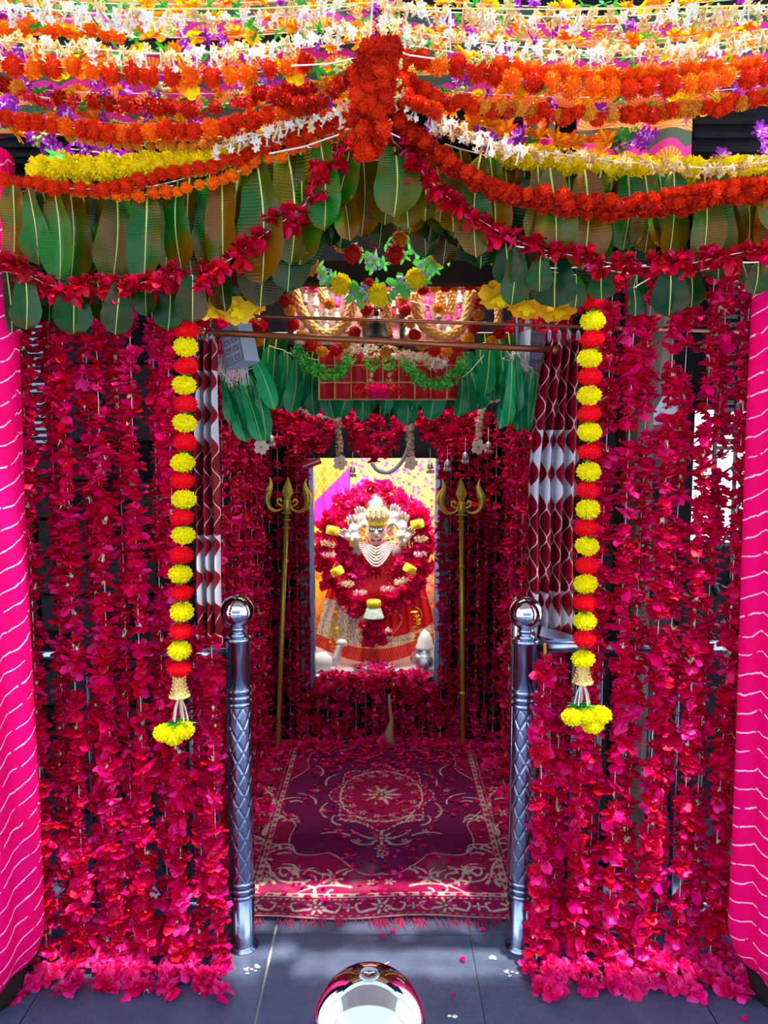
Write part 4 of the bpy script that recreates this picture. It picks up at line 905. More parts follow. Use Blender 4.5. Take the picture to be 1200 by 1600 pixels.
# printed cloth strips and dark panels behind, right side
def fan_cloth():
    m, t, b = base_mat('fan_print'); n = NG(t); uv = t.nodes.new('ShaderNodeUVMap'); sp = t.nodes.new('ShaderNodeSeparateXYZ'); t.links.new(uv.outputs[0], sp.inputs[0])
    fx = n.m('SUBTRACT', n.m('FRACT', sp.outputs[0]), .5); fy = n.m('FRACT', sp.outputs[1]); rr = n.m('SQRT', n.m('ADD', n.m('MULTIPLY', fx, fx), n.m('MULTIPLY', fy, fy)))
    an = n.m('ARCTAN2', fx, fy); ray = n.m('GREATER_THAN', n.m('SINE', n.m('MULTIPLY', an, 26.0)), .1)
    c = n.mix(ray, (.85, .10, .02), (1.0, .38, .05)); c = n.mix(n.m('GREATER_THAN', rr, .5), c, (.55, .0, .22)); c = n.mix(n.m('GREATER_THAN', rr, .72), c, (.03, .06, .03))
    t.links.new(c, b.inputs['Base Color']); b.inputs['Roughness'].default_value = .7; return m
FC = fan_cloth()
def cloth_piece(label, x0, x1, y0, y1, Y, cu, cv, m=None):
    a = P(x0, y1, Y); W = P(x1, y1, Y).x-a.x; Hh = P(x0, y0, Y).z-a.z
    me = grid_mesh('printed_cloth', lambda u, v: (u*W, .012*math.sin(u*14), v*Hh+.006*math.sin(u*9)), 24, 8, [m or FC], uvfn=lambda u, v: (u*cu, v*cv))
    o = put('printed_cloth', me, None, a); tag(o, label, 'cloth', 'printed cloths behind the garlands'); md = o.modifiers.new('thick', 'SOLIDIFY'); md.thickness = .003
cloth_piece('printed cloth with orange fans between the two dark gaps on the right', 900, 1082, 175, 262, 2.06, 3.2, 1.5)
cloth_piece('narrow printed cloth with orange fans beside the dark green tuft', 818, 868, 165, 255, 2.06, 1, 1.5)
cloth_piece('wide printed cloth with orange fans across the upper left', -20, 560, 60, 215, 2.12, 10, 3)
cloth_piece('wide printed cloth with orange fans across the upper right', 610, 1220, 20, 165, 2.12, 10, 3)
cloth_piece('printed cloth with orange fans in the topmost gap on the left', -20, 600, -40, 55, 2.06, 10, 2)
o = put('green_tuft', fr_g[0], None, P(742+228, 215, 2.03), None, S(28, 2.03)); o.data = frill_mesh(77, GRN, mat('dark_green', (.01, .10, .05), .6)); tag(o, 'dark green leafy tuft beside the orange fans on the right', 'foliage tuft')
# beam ends seen as dark gaps
for (x0, x1, y0, y1, lab) in ((0, 120, 205, 255, 'dark roof slab end seen left above the yellow swag'), (690, 850, 165, 215, 'dark roof slab edge seen right of the white row'), (1080, 1190, 178, 250, 'dark roof slab end seen at the right by the violet orchids')):
    a, c = P(x0, y1, 2.14), P(x1, y0, 2.14); b = MB(); b.box(((c.x-a.x)/2, .04, (c.z-a.z)/2), (c.x-a.x, .08, c.z-a.z)); h3 = (c.z-a.z)
    for k in range(3): b.box(((c.x-a.x)/2, -.005, h3*(.2+.3*k)), ((c.x-a.x), .02, h3*.12))
    tag(b.build('roof_slab', DARK, None, False, a), lab, 'roof slab')
# central red bunch
t = thing('red_bunch', 'thick bunch of deep red and orange marigolds hanging at the centre of the canopy', 'flower bunch', P(585, 60, 1.66)); a = t.location
for k in range(90):
    f = k/89; x = 588+ (-16*f)+R.uniform(-27, 27)*(1-.25*f); y = 72+172*f+R.uniform(-6, 6); yy = 1.62+.12*f+R.uniform(-.03, .03)
    s = S(R.uniform(14, 20)*(1-.2*f), 1.66); put('marigold_blossom', R.choice(mar_d+mar_r+mar_r), t, P(x, y, yy)-a, (R.uniform(-1, 1), R.uniform(-1, 1), 0), (s, s, s*1.1))
b = MB(); b.tube([(0, 0, .12), P(566, 235, 1.74)-a], .002, 5); b.build('thread', THREAD, t)
for (x, y, s_, lab) in ((462, 122, 1, 'yellow bell flower left of the red bunch'), (295, 145, 1, 'yellow bell flower under the large orange left row'), (675, 172, 1, 'yellow bell flower right of the red bunch, under the white row'), (500, 160, .7, 'small yellow bell flower above the left white row'), (812, 143, .8, 'yellow bell flower below the large right marigold row'), (110, 52, .9, 'yellow bell flower between the top left white rows'), (540, 158, .6, 'tiny yellow bell flower beside the red bunch')):
    tag(put('yellow_bell_flower', R.choice(bells), None, P(x, y-8, 1.82), (R.uniform(-.5, .1), R.uniform(-.3, .3), 0), S(17*s_, 1.82)), lab, 'flower', 'yellow bell flowers of the canopy')
for (x, y, lab) in ((620, 100, 'upper pale green bud cluster right of the red bunch'), (617, 128, 'middle pale green bud cluster right of the red bunch'), (614, 150, 'lowest pale green bud cluster right of the red bunch'), (530, 104, 'pale green bud cluster on the string left of the red bunch'), (265, 48, 'pale green bud cluster in the upper left'), (690, 82, 'pale green bud cluster over the large right marigold row'), (820, 88, 'pale green bud cluster in the upper middle right'), (1145, 25, 'pale green bud cluster at the upper right corner'), (745, 92, 'pale green bud cluster below the right cream row')):
    tag(put('bud_cluster', R.choice(berr), None, P(x, y, 1.76), (0, 0, R.uniform(0, 6)), S(11, 1.76)), lab, 'bud cluster', 'pale green bud clusters')
for (x, y, lab) in ((60, 40, 'green leaf sprig at the upper left corner'), (495, 108, 'green leaf sprig hanging on the string left of the red bunch'), (525, 112, 'second green leaf sprig on the string left of the red bunch'), (405, 132, 'green leaf sprig above the maroon rope'), (620, 112, 'green leaf sprig by the pale bud clusters'), (690, 98, 'green leaf sprig in the upper right middle'), (845, 145, 'green leaf sprig below the large right row'), (85, 243, 'green leaf sprig at the left end of the yellow swag')):
    tag(put('leaf_sprig', R.choice(spr), None, P(x, y, 1.80), (R.uniform(-1, 1), R.uniform(-1, 1), 0), S(16, 1.8)), lab, 'leaf sprig', 'green sprigs in the canopy')
for (a_, b_, Y, lab) in (((200, 14), (600, 3), 1.62, 'yellow cord strung along the top left'), ((455, 103), (570, 88), 1.75, 'white cord tied left of the red bunch'), ((600, 12), (1210, 8), 1.62, 'yellow cord strung along the top right'), ((600, 72), (680, 92), 1.74, 'white cord tied right of the red bunch'), ((420, 240), (530, 210), 1.84, 'thin cord under the left white row'), ((590, 190), (625, 215), 1.82, 'thin cord right under the red bunch')):
    a, c = P(*a_, Y), P(*b_, Y); b = MB(); b.tube([(0, 0, 0), (c-a)/2-Vector((0, 0, .006)), c-a], .0016, 5); tag(b.build('cord', mat('cord_'+lab[:5], (.75, .7, .2) if 'yellow' in lab else (.8, .78, .7), .6), None, False, a), lab, 'cord')
# big yellow cloth flowers beside the shrine board
for (x, y, s_, lab) in ((325, 486, 30, 'dull yellow cloth flower leftmost under the leaves on the left'), (352, 488, 24, 'dull yellow cloth flower in the middle left of the curtain rod'), (372, 492, 27, 'bright yellow cloth flower above the pale box on the left'), (395, 484, 20, 'small dull yellow cloth flower nearest the shrine board on the left'), (782, 470, 34, 'large yellow cloth flower nearest the shrine board on the right'), (824, 486, 30, 'yellow cloth flower in the middle on the right of the shrine board'), (872, 492, 28, 'yellow cloth flower rightmost above the wide curtain'), (768, 458, 16, 'small yellow cloth flower at the right board edge')):
    b = MB(); r = random.Random(int(x))
    for k in range(5): b.petal((0, 0, 0), k*1.256+.2, .12, 1, .85, r.uniform(.2, .8), 0, .14, 4, .75, .06, r)
    for k in range(4): b.petal((0, 0, .05), k*1.57+.2, .5, .5, .4, .3, 1, .1)
    me = b.mesh('yellow_cloth_flower', [petal_mat('cloth_yellow', (.8, .55, .02), (.7, .35, .01), .5, .3), MAR_Y]); tag(put('yellow_cloth_flower', me, None, P(x, y-8, 2.06), (PI/2+.9+R.uniform(-.3, .3), R.uniform(-.3, .3), 0), S(s_, 2.06)), lab, 'flower', 'yellow cloth flowers')
# ================================================================== tridents
def trident(label, base, head, tip, half):
    """base and head are floor point and collar point"""
    t = thing('trident', label, 'trident', base, 'brass tridents against the back wall'); ax = (head-base); L = ax.length; q = Vector((0, 0, 1)).rotation_difference(ax.normalized()); t.rotation_euler = q.to_euler()
    H2 = tip; k = half/.115
    b = MB(); b.tube([(0, 0, 0), (0, 0, L)], .0115, 16); b.build('staff', GOLD, t, True)
    b = MB()
    for z, r in ((L-.075, .020), (L-.035, .022), (L-.005, .026)): b.lathe([(.011, z-.006), (r, z-.002), (r, z+.002), (.011, z+.006)], 24)
    b.lathe([(.012, L-.005), (.020, L+.012), (.024, L+.03), (.018, L+.045), (.022, L+.052), (.012, L+.06)], 24); b.build('collar', GOLD, t, True)
    b = MB(); zz = L+.055; hh_ = H2-.055
    prof = [(.010, 0), (.016, .10), (.030, .34), (.022, .55), (.010, .82), (.001, 1.0)]
    vs = []; fs = []
    for r, f in prof:
        vs += [(r*k, 0, zz+f*hh_), (0, -r*.45*k, zz+f*hh_), (-r*k, 0, zz+f*hh_), (0, r*.45*k, zz+f*hh_)]
    for i in range(len(prof)-1): fs += [(i*4+j, i*4+(j+1) % 4, i*4+4+(j+1) % 4, i*4+4+j) for j in range(4)]
    b.add(vs, fs); b.build('blade', GOLD, t)
    for sg in (-1, 1):
        pts = [(.030, 0, .058), (.036, 0, .074), (.050, 0, .070), (.048, 0, .048), (.034, 0, .038), (.020, 0, .030), (.034, 0, .012), (.062, 0, .004), (.090, 0, .022), (.106, 0, .062), (.104, 0, .10), (.090, 0, .145), (.088, 0, .175), (.096, 0, .205)]
        path = smooth_path([(x*sg*k, y, L+z*H2/.21) for x, y, z in pts], .004); n = len(path)
        rad = [(.0045+.013*max(0, (i/n-.35)/.35) if i/n < .70 else .0175*(1-(i/n-.70)/.30)+.0006) if i/n > .35 else .0045 for i in range(n)]
        b = MB(); b.tube(path, [r*k*1.3 for r in rad], 12); b.build('prong', GOLD, t, True)
    return t
bl = G(433, 1177); hl = P(448, 800, 3.66); trident('brass trident leaning on the back wall left of the sanctum', bl, hl, (P(448, 745, 3.66)-hl).length, S(35, 3.66))
br_ = G(723, 1169); hr = P(721, 803, 3.66); tr2 = trident('brass trident leaning on the back wall right of the sanctum', br_, hr, (P(721, 748, 3.66)-hr).length, S(35, 3.66))
for f in (.24, .56, .78):
    L = (hr-br_).length; b = MB(); b.lathe([(.0115, L*f-.008), (.016, L*f-.004), (.016, L*f+.004), (.0115, L*f+.008)], 16); b.build('knuckle_ring', GOLD, tr2, True)

# ================================================================== shrine board above the passage
BY = 2.82
a = P(450, 548, BY); c = P(742, 425, BY); Wb, Hb = c.x-a.x, c.z-a.z
t = thing('shrine_board', 'painted board with little carved figures, lit behind the hanging garlands', 'board', a)
b = MB(); b.box((Wb/2, .03, Hb/2), (Wb, .03, Hb)); b.build('panel', mat('board_cream', (.75, .70, .60), .6, c2=(.85, .2, .25), nscale=45), t)
for (x0, x1, z0, z1) in ((0, Wb, 0, .02), (0, Wb, Hb-.02, Hb), (0, .02, 0, Hb), (Wb-.02, Wb, 0, Hb), (Wb*.40, Wb*.42, 0, Hb), (Wb*.60, Wb*.62, 0, Hb)):
    b = MB(); b.box(((x0+x1)/2, .005, (z0+z1)/2), (x1-x0, .03, z1-z0)); b.build('frame', DKWOOD, t)
r = random.Random(3); FIGM = [mat('figure_cream', (.85, .78, .62), .5), mat('figure_pink', (.85, .05, .30), .5), mat('figure_grey', (.30, .26, .22), .5)]
for sec in (0, 1):
    for k in range(26):
        b = MB(); x = (Wb*.04 if sec == 0 else Wb*.64)+(k % 6)*Wb*.056; z = .05+(k//6)*Hb*.19+(.01 if k % 2 else 0); m = r.choice([0, 0, 0, 1, 2])
        b.lathe([(.011, 0), (.013, .008), (.007, .02), (.010, .03), (.004, .037)], 8); b.ball((0, 0, .044), .008, 8); b.tube([(-.014, 0, .014), (0, -.004, .028), (.014, 0, .014)], .0028, 5)
        b.build('figure', FIGM[m], t, True, (x, .002, z))
for k in range(7):
    for j in range(6):
        b = MB(); b.box((0, 0, 0), (Wb*.022, .008, .02)); b.build('inset_tile', REDC if (k+j) % 2 else MARBLE, t, False, (Wb*.425+k*Wb*.028, .004, .14+j*.028))
# bell
p = P(588, 532, 2.6); t = thing('hanging_bell', 'dark bronze bell hanging before the middle of the shrine board', 'bell', p); bz = mat('dark_bronze', (.03, .022, .018), .4, .7)
b = MB(); b.lathe([(.052, 0), (.050, .008), (.040, .02), (.034, .045), (.028, .065), (.014, .078), (.006, .082)], 28); b.build('bell_body', bz, t, True)
b = MB(); b.ball((0, 0, .09), .010, 10); b.tube([(-.02, 0, .095), (-.012, 0, .108), (0, 0, .1), (.012, 0, .108), (.02, 0, .095)], .004, 6); b.ball((0, 0, .115), .008, 8); b.tube([(0, 0, .11), (0, 0, .30)], .002, 5); b.build('bell_crest', bz, t, True)
b = MB(); b.tube([(0, 0, .05), (0, 0, -.004)], .003, 6); b.ball((0, 0, -.006), .009, 8); b.build('clapper', bz, t, True)
# red cloth with gold stripes below the board
a = P(498, 625, 2.9); W_ = P(722, 625, 2.9).x-a.x; H_ = P(498, 545, 2.9).z-a.z
def striped(name, c1, c2, fu, fv, wd=.12):
    m, t_, b_ = base_mat(name); n = NG(t_); uv = t_.nodes.new('ShaderNodeUVMap'); sp = t_.nodes.new('ShaderNodeSeparateXYZ'); t_.links.new(uv.outputs[0], sp.inputs[0])
    l1 = n.m('LESS_THAN', n.m('FRACT', n.m('MULTIPLY', sp.outputs[0], fu)), wd); l2 = n.m('LESS_THAN', n.m('FRACT', n.m('MULTIPLY', sp.outputs[1], fv)), wd)
    c = n.mix(n.m('MAXIMUM', l1, l2), c1, c2); t_.links.new(c, b_.inputs['Base Color']); b_.inputs['Roughness'].default_value = .6; return m
o = put('valance', grid_mesh('valance', lambda u, v: (u*W_, .012*math.sin(u*40), v*H_), 60, 3, [striped('red_gold_check', (.55, .005, .01), (.7, .5, .15), 9, 3, .07)], uvfn=lambda u, v: (u, v)), None, a); tag(o, 'red cloth valance with thin gold stripes under the shrine board', 'cloth'); o.modifiers.new('t', 'SOLIDIFY').thickness = .004

# braided buff garlands and puff loops
BG = 'braided buff bud garlands before the shrine board'
def braided(label, pts, Y=2.72, size=17):
    W = [P(x, y, Y) for x, y in pts]; t = thing('braided_garland', label, 'garland', W[0], BG); path = smooth_path(W, S(5.2, Y)); s = S(size/2, Y)
    for i, p in enumerate(path):
        d = (path[min(i+1, len(path)-1)]-path[max(i-1, 0)]).normalized(); q = Vector((0, 0, 1)).rotation_difference(d); e = (q @ Euler((0, 0, (i % 2)*PI/6)).to_quaternion()).to_euler()
        put('bud_ring', budm, t, p-W[0], e, s)
braided('U-shaped braided buff garland on the left of the shrine board', [(458, 448), (468, 480), (485, 508), (508, 523), (530, 515), (545, 495), (552, 472)])
braided('U-shaped braided buff garland on the right of the shrine board', [(648, 462), (653, 492), (668, 515), (695, 526), (718, 515), (730, 490), (736, 458)])
braided('straight braided buff garland hanging in the middle', [(603, 470), (604, 495), (605, 520)])
braided('short braided buff garland inside the left U', [(500, 448), (503, 462), (508, 474)], 2.75, 13)
braided('short left braided buff garland inside the right U', [(686, 452), (690, 472), (694, 490)], 2.75, 13)
braided('short right braided buff garland inside the right U', [(703, 452), (706, 468), (704, 488)], 2.75, 13)
braided('small braided buff pendant left of the board above a red puff', [(400, 475), (400, 490), (401, 503)], 2.7, 14)
braided('small braided buff pendant right of the board above a red puff', [(779, 478), (779, 492), (779, 506)], 2.7, 14)
def puffs(label, lst, Y=2.66, group='red and amber puff garlands before the shrine board'):
    W = [P(x, y, Y) for x, y, c in lst]; t = thing('puff_garland', label, 'puff garland', W[0], group); b = MB(); b.tube([w_-W[0] for w_ in W] if len(W) > 1 else [(0, 0, 0), (0, 0, .02)], .0012, 4); b.build('thread', THREAD, t)
    for (x, y, c), w_ in zip(lst, W):
        s = S(11.5 if c == 'r' else 10.5, Y); protos = puf_m if c == 'r' else mar_a; put('red_puff' if c == 'r' else 'amber_puff', R.choice(protos), t, w_-W[0], (R.uniform(-.5, .5), R.uniform(-.5, .5), 0), s)
Z = lambda L: [(380+x/2.857, 380+y/2.857, c) for x, y, c in L]
puffs('red and amber puff loop edging the left braided U', Z([(165, 195, 'o'), (185, 257, 'r'), (210, 300, 'o'), (222, 365, 'r'), (262, 412, 'o'), (303, 455, 'r'), (352, 483, 'o'), (415, 478, 'r'), (457, 447, 'o'), (497, 400, 'r'), (535, 350, 'o'), (550, 295, 'r')]))
puffs('red and amber puff loop edging the right braided U', Z([(722, 300, 'r'), (745, 355, 'o'), (765, 410, 'r'), (800, 455, 'o'), (855, 475, 'r'), (910, 480, 'o'), (960, 460, 'r'), (1005, 425, 'o'), (1030, 375, 'r'), (1050, 320, 'o'), (1060, 262, 'r')]))
puffs('row of red and amber puffs along the top left of the board', Z([(200, 165, 'r'), (255, 165, 'o'), (310, 178, 'r'), (385, 270, 'o')]))
puffs('row of red and amber puffs along the top right of the board', Z([(800, 205, 'r'), (855, 195, 'o'), (905, 190, 'r'), (945, 192, 'o'), (1010, 185, 'r'), (1068, 185, 'o'), (1115, 195, 'r')]))
puffs('red puff over amber puff ending the middle braided garland', Z([(640, 425, 'r'), (635, 487, 'o')]))
puffs('red puff over amber puff left of the board under the pendant', Z([(62, 377, 'r'), (62, 435, 'o')]))
puffs('red puff over amber puff right of the board under the pendant', Z([(1143, 402, 'r'), (1110, 437, 'o')]))
puffs('red puffs above the middle of the board', Z([(545, 172, 'r'), (715, 250, 'o'), (870, 290, 'o')]), 2.7)
# artificial V swag with lilac and yellow clusters
t = thing('cloth_flower_swag', 'V-shaped swag of lilac, yellow and red cloth flowers with green leaves over the board', 'garland', P(430, 400, 2.45)); a = t.location
for x, y, k, s_ in ((297, 100, 'a', 18), (365, 150, 'b', 16), (437, 185, 'y', 19), (520, 225, 'b', 20), (603, 232, 'y', 20), (697, 192, 'b', 19), (770, 158, 'y', 18), (818, 105, 'b', 18), (872, 55, 'y', 19), (780, 20, 'b', 14), (490, 45, 'r', 17), (585, 82, 'b', 17), (676, 50, 'r', 17), (440, 10, 'a', 13), (700, -20, 'a', 14), (600, -10, 'r', 12), (560, 180, 'r', 10)):
    me = {'b': flor, 'y': mar_y, 'r': puf_m, 'a': mar_a}[k]; nm = {'b': 'lilac_cluster', 'y': 'yellow_bloom', 'r': 'red_bloom', 'a': 'amber_bloom'}[k]
    q = P(380+x/2.857, 380+y/2.857, 2.45)-a; put(nm, R.choice(me), t, q, (PI/2, R.uniform(-.4, .4), R.uniform(-1, 1)), S(s_*.95, 2.45))
    put('green_leaf', R.choice(spr_l), t, q+Vector((S(14, 2.45), .01, -.005)), (PI/2+R.uniform(-.5, .5), R.uniform(-1, 1), 0), S(13, 2.45))
# green, white and red lower garlands
GG = 'frilly garlands under the shrine board'
swag('frilly_garland', 'bright green leafy U garland on the left below the board', [P_ for P_ in [(463, 545), (478, 568), (500, 582), (520, 586), (535, 575), (548, 560)]], 2.74, fr_g, 28, 8, group=GG, jit=.2)
swag('frilly_garland', 'bright green leafy U garland on the right below the board', [(632, 562), (648, 585), (672, 600), (698, 598), (715, 580), (727, 560)], 2.74, fr_g, 28, 8, group=GG, jit=.2)
swag('frilly_garland', 'creamy white jasmine garland behind the right green U', [(626, 552), (645, 556), (665, 562), (685, 568), (700, 562)], 2.72, fr_w, 26, 8, group=GG, jit=.2)
swag('frilly_garland', 'creamy white jasmine piece between the left U and the middle', [(535, 548), (548, 545), (560, 545)], 2.72, fr_w, 22, 7, group=GG, jit=.2)
for x, nm in ((580, 'left'), (608, 'right')):
    t = thing('tufted_pendant', f'{nm} of the two white and green tufted pendants under the board', 'pendant', P(x, 540, 2.74), 'tufted pendants'); a = t.location
    for y, me, s_, n_ in ((548, fr_w[0], 17, 'white_tuft'), (568, fr_g[1], 17, 'green_tuft'), (586, fr_w[1], 5, 'white_tuft'), (596, fr_w[2], 7, 'white_tuft')): put(n_, me, t, P(x, y, 2.74)-a, (0, 0, R.random()*6), S(s_, 2.74))
swag('puff_garland', 'crimson rose puff row along the bottom of the pendants', [(563, 610), (590, 611), (622, 610)], 2.70, [pompon_mesh('crimson_puff', 200, [ROSE2, ROSE3], 70), fr_r[0]], 27, 11, group=GG, jit=.1, sq=1)
# inner leaf garlands
toran('leaf_garland', 'long glossy green leaf garland across the passage, left half', row(415, 560, 12, [(415, 540), (560, 580)], [(415, 610), (450, 635), (500, 640), (560, 650)], 14, 1.15, 6, 14), 2.98, lf_i, 'inner leaf garlands', .03)
toran('leaf_garland', 'long glossy green leaf garland across the passage, right half', row(575, 775, 15, [(575, 590), (620, 570), (700, 550), (775, 530)], [(575, 640), (640, 655), (700, 640), (775, 610)], 14, 1.15, 6, 14), 2.98, lf_i, 'inner leaf garlands', .03)
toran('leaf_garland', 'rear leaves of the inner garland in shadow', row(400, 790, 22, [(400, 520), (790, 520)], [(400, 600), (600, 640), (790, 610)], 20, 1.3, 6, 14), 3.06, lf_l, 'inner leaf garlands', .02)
toran('leaf_garland', 'leaves fanning right at the left side under the pale box', [(390, 545, 640, 38, .9), (378, 590, 690, 30, .9), (385, 580, 665, 35, .9), (365, 595, 680, 30, .8), (355, 600, 660, 30, .8), (345, 580, 665, 20, .8), (370, 610, 692, 18, .8), (400, 600, 690, 16, .9), (352, 590, 690, 30, .7), (395, 575, 610, 30, 1.1)], 2.5, lf_i, 'inner leaf garlands', .03)
toran('leaf_garland', 'upright bundle of narrow leaves at the right side by the wide curtain', [(790, 545, 670, -4, .55), (800, 560, 665, -8, .7), (812, 570, 675, -4, .7), (822, 580, 672, -6, .7), (832, 575, 675, -8, .6), (785, 560, 640, 0, .7), (806, 552, 650, 4, .6), (840, 585, 660, -8, .6)], 2.5, lf_i, 'inner leaf garlands', .03)
toran('leaf_garland', 'two broad leaves beside the right puff pendant', [(765, 545, 620, -8, 1.3), (752, 560, 640, 0, 1.2), (735, 580, 640, 12, 1.3), (722, 590, 652, -4, 1.2)], 2.9, lf_i, 'inner leaf garlands', .02)
# white flower strings
WS = 'white flower strings hanging in the passage'
for (x0, y0, x1, y1, Y, lab) in ((412, 645, 408, 690, 3.1, 'first white flower string from the left, beside the fanned leaves'), (526, 652, 531, 715, 3.3, 'second white flower string from the left, over the sanctum corner'), (639, 665, 641, 715, 3.3, 'third white flower string from the left, over the floral cloth'), (751, 645, 746, 690, 3.3, 'rightmost white flower string, over the right trident')):
    t = swag('white_string', lab, [(x0, y0), ((x0+x1)/2+1, (y0+y1)/2), (x1, y1)], Y, fr_w, 16, 6, cat='flower string', group=WS, jit=.2)
    b = MB(); 
    for k in range(5): b.petal((0, 0, 0), k*1.256, .25, 1, .8, .3, 0, .1, 3, .7)
    b.ball((0, 0, .1), .2, 6, 1); me = b.mesh('plumeria', [WHT, MAR_Y]); put('plumeria', me, t, P(x1, y1+8, Y-.02)-t.location, (PI/2+.2, 0, .3), S(12, Y))
for (x, y, lab) in ((424, 690, 'silver charm under the leftmost white string'), (551, 738, 'silver charm right of the second white string'), (672, 732, 'silver charm right of the third white string'), (699, 728, 'little cluster of pale charms by the right frame top'), (727, 716, 'silver charm left of the rightmost white string'), (763, 700, 'silver charm right of the rightmost white string')):
    t = thing('charm', lab, 'charm', P(x, y, 3.4), 'silver charms'); b = MB(); b.tube([(0, 0, .09), (0, 0, .02)], .0015, 5); b.build('thread', THREAD, t)
    b = MB(); b.lathe([(.002, .03), (.012, .02), (.014, 0), (.008, -.004)], 12); 
    for k in (-1, 0, 1): b.ball((k*.011, 0, -.014), .007, 8, 0, (1, 1, 1.4))
    b.build('bell_drop', CHARM, t, True)
swag('cream_rope', 'cream jasmine rope running behind the inner leaves', [(425, 625), (470, 640), (510, 652), (540, 648)], 3.2, fr_w, 10, 6, group='cream ropes', jit=.2)
swag('cream_rope', 'short cream jasmine rope at the right over the last white string', [(790, 625), (765, 628), (752, 645)], 3.2, fr_w, 11, 6, group='cream ropes', jit=.2)
# rose swags over the sanctum
for (pts, lab) in (([(425, 640), (450, 690), (490, 712), (520, 690), (530, 645)], 'left dark rose swag over the sanctum'), ([(532, 645), (555, 700), (585, 722), (618, 700), (635, 650)], 'middle dark rose swag dipping over the sanctum top'), ([(645, 648), (668, 690), (700, 712), (735, 690), (748, 645)], 'right dark rose swag over the sanctum')):
    W = [P(x, y, 3.5) for x, y in pts]; t = thing('rose_swag', lab, 'rose swag', W[0], 'dark rose swags over the sanctum'); xs0, xs1 = pts[0][0], pts[-1][0]
    for k in range(95):
        x = R.uniform(xs0+4, xs1-4); f = (x-xs0)/(xs1-xs0); lo = np.interp(x, [p[0] for p in pts], [p[1] for p in pts]); y = 640+(lo-640)*R.random()**.8
        s = S(R.uniform(8, 12), 3.5); put('rose_blossom', R.choice(roses+roses_c), t, P(x, y, 3.5+R.uniform(-.03, .03))-W[0], (R.uniform(-.8, .8), R.uniform(-.8, .8), R.random()*6), s)
# pale boxes with key pattern, fibres, grey tube, cloth bow
def key_box(label, p0, rz, ry, w_, h_, d_):
    t = thing('pale_box', label, 'box', p0, 'pale boxes with key pattern'); t.rotation_euler = (0, ry, rz)
    b = MB(); b.box((0, 0, 0), (w_, d_, h_)); b.build('casing', PALEBOX, t)
    dm = mat('key_groove', (.10, .14, .20), .5); b = MB(); y = -d_/2-.001; n = 3
    def bar(x, z, a_, c_): b.box((x, y, z), (a_, .002, c_))
    for s_ in (-1, 1): bar(s_*w_*.44, 0, w_*.03, h_*.9); bar(0, s_*h_*.45, w_*.9, w_*.03)
    for k in range(4):
        zc_ = h_*(-.33+.22*k)
        for sx_ in (-1, 1):
            cx = sx_*w_*.2; q = w_*.14
            bar(cx, zc_+q*.6, q*2, .0018); bar(cx-q, zc_, .0018, q*1.2); bar(cx, zc_-q*.6, q*1.6, .0018); bar(cx+q*.7, zc_-q*.2, .0018, q*.8); bar(cx+q*.1, zc_+q*.1, q*.9, .0018)
    b.build('key_pattern', dm, t)
key_box('pale grey box with key pattern hanging tilted behind the rod on the left', P(374, 541, 2.42), math.radians(-38), math.radians(-16), .085, .125, .06)
key_box('pale grey box with key pattern half hidden by leaves on the right', P(828, 580, 2.6), math.radians(25), math.radians(3), .06, .26, .07)
for (x, y0, y1, n, lab, Y) in ((362, 555, 600, 90, 'tuft of pale dry fibres hanging below the left pale box', 2.44), (812, 548, 590, 50, 'tuft of pale dry fibres beside the right pale box', 2.56)):
    a = P(x, y0, Y); L = S(y1-y0, Y); b = MB(); r = random.Random(n)
    for k in range(n):
        x_ = r.uniform(-.045, .045)*(1 if n > 60 else .5); l_ = L*r.uniform(.5, 1.1); b.tube([(x_, r.uniform(-.02, .02), 0), (x_+r.uniform(-.01, .01), 0, -l_*.5), (x_+r.uniform(-.015, .015), 0, -l_)], [.0012, .0012, .0006], 3)
    tag(b.build('dry_fibres', FIBRE, None, False, a), lab, 'fibres', kind='stuff')
t = thing('grey_tube', 'grey plastic tube curving down from the rose swag over the sanctum top', 'tube', P(640, 688, 3.4)); a = t.location; b = MB(); b.tube(smooth_path([P(x, y, 3.4)-a for x, y in ((640, 688), (636, 705), (625, 725), (608, 738), (590, 735), (580, 722))], .01), .009, 12); b.build('hose', mat('grey_plastic', (.42, .46, .5), .35), t, True)
b = MB(); b.box((0, 0, 0), (.09, .006, .035), 0, Matrix.Rotation(-.35, 3, 'Y')); b.box((.0, -.004, .0), (.085, .003, .007), 1, Matrix.Rotation(-.35, 3, 'Y')); o = b.build('cloth_scrap', [REDC, MARBLE], None, False, P(487, 724, 3.6)); tag(o, 'small red cloth scrap with a white band above the left frame', 'cloth scrap')
# framed blue picture and other things in the hall behind the right rose curtain
a = P(1029, 628, 2.7); t = thing('framed_picture', 'pale blue picture in a dark red frame seen through the right rose curtain', 'picture', a)
b = MB(); b.box((0, 0, 0), (.14, .012, .16)); b.build('print', mat('pale_blue_print', (.25, .38, .55), .5, c2=(.6, .68, .75), nscale=18), t)
for (x, z, w_, h_) in ((-.08, 0, .02, .20), (.08, 0, .02, .20), (0, .09, .14, .02), (0, -.09, .14, .02)): b = MB(); b.box((x, -.004, z), (w_, .025, h_)); b.build('frame', mat('dark_red_frame', (.25, .005, .03), .5), t)
t = thing('carved_column', 'dark carved stone column behind the right rose curtain', 'column', (P(985, 900, 2.62).x, 2.66, 0)); b = MB(); b.lathe([(.11, 0), (.11, .25), (.085, .28), (.085, .5), (.10, .53), (.10, .58), (.08, .62), (.075, 1.0), (.09, 1.03), (.09, 1.10), (.075, 1.14), (.07, 1.6), (.10, 1.66), (.12, 1.8), (.12, 2.7)], 12, fn=lambda r, z, th: r*(1+.05*math.cos(th*12)))
b.build('shaft', BROWN, t)
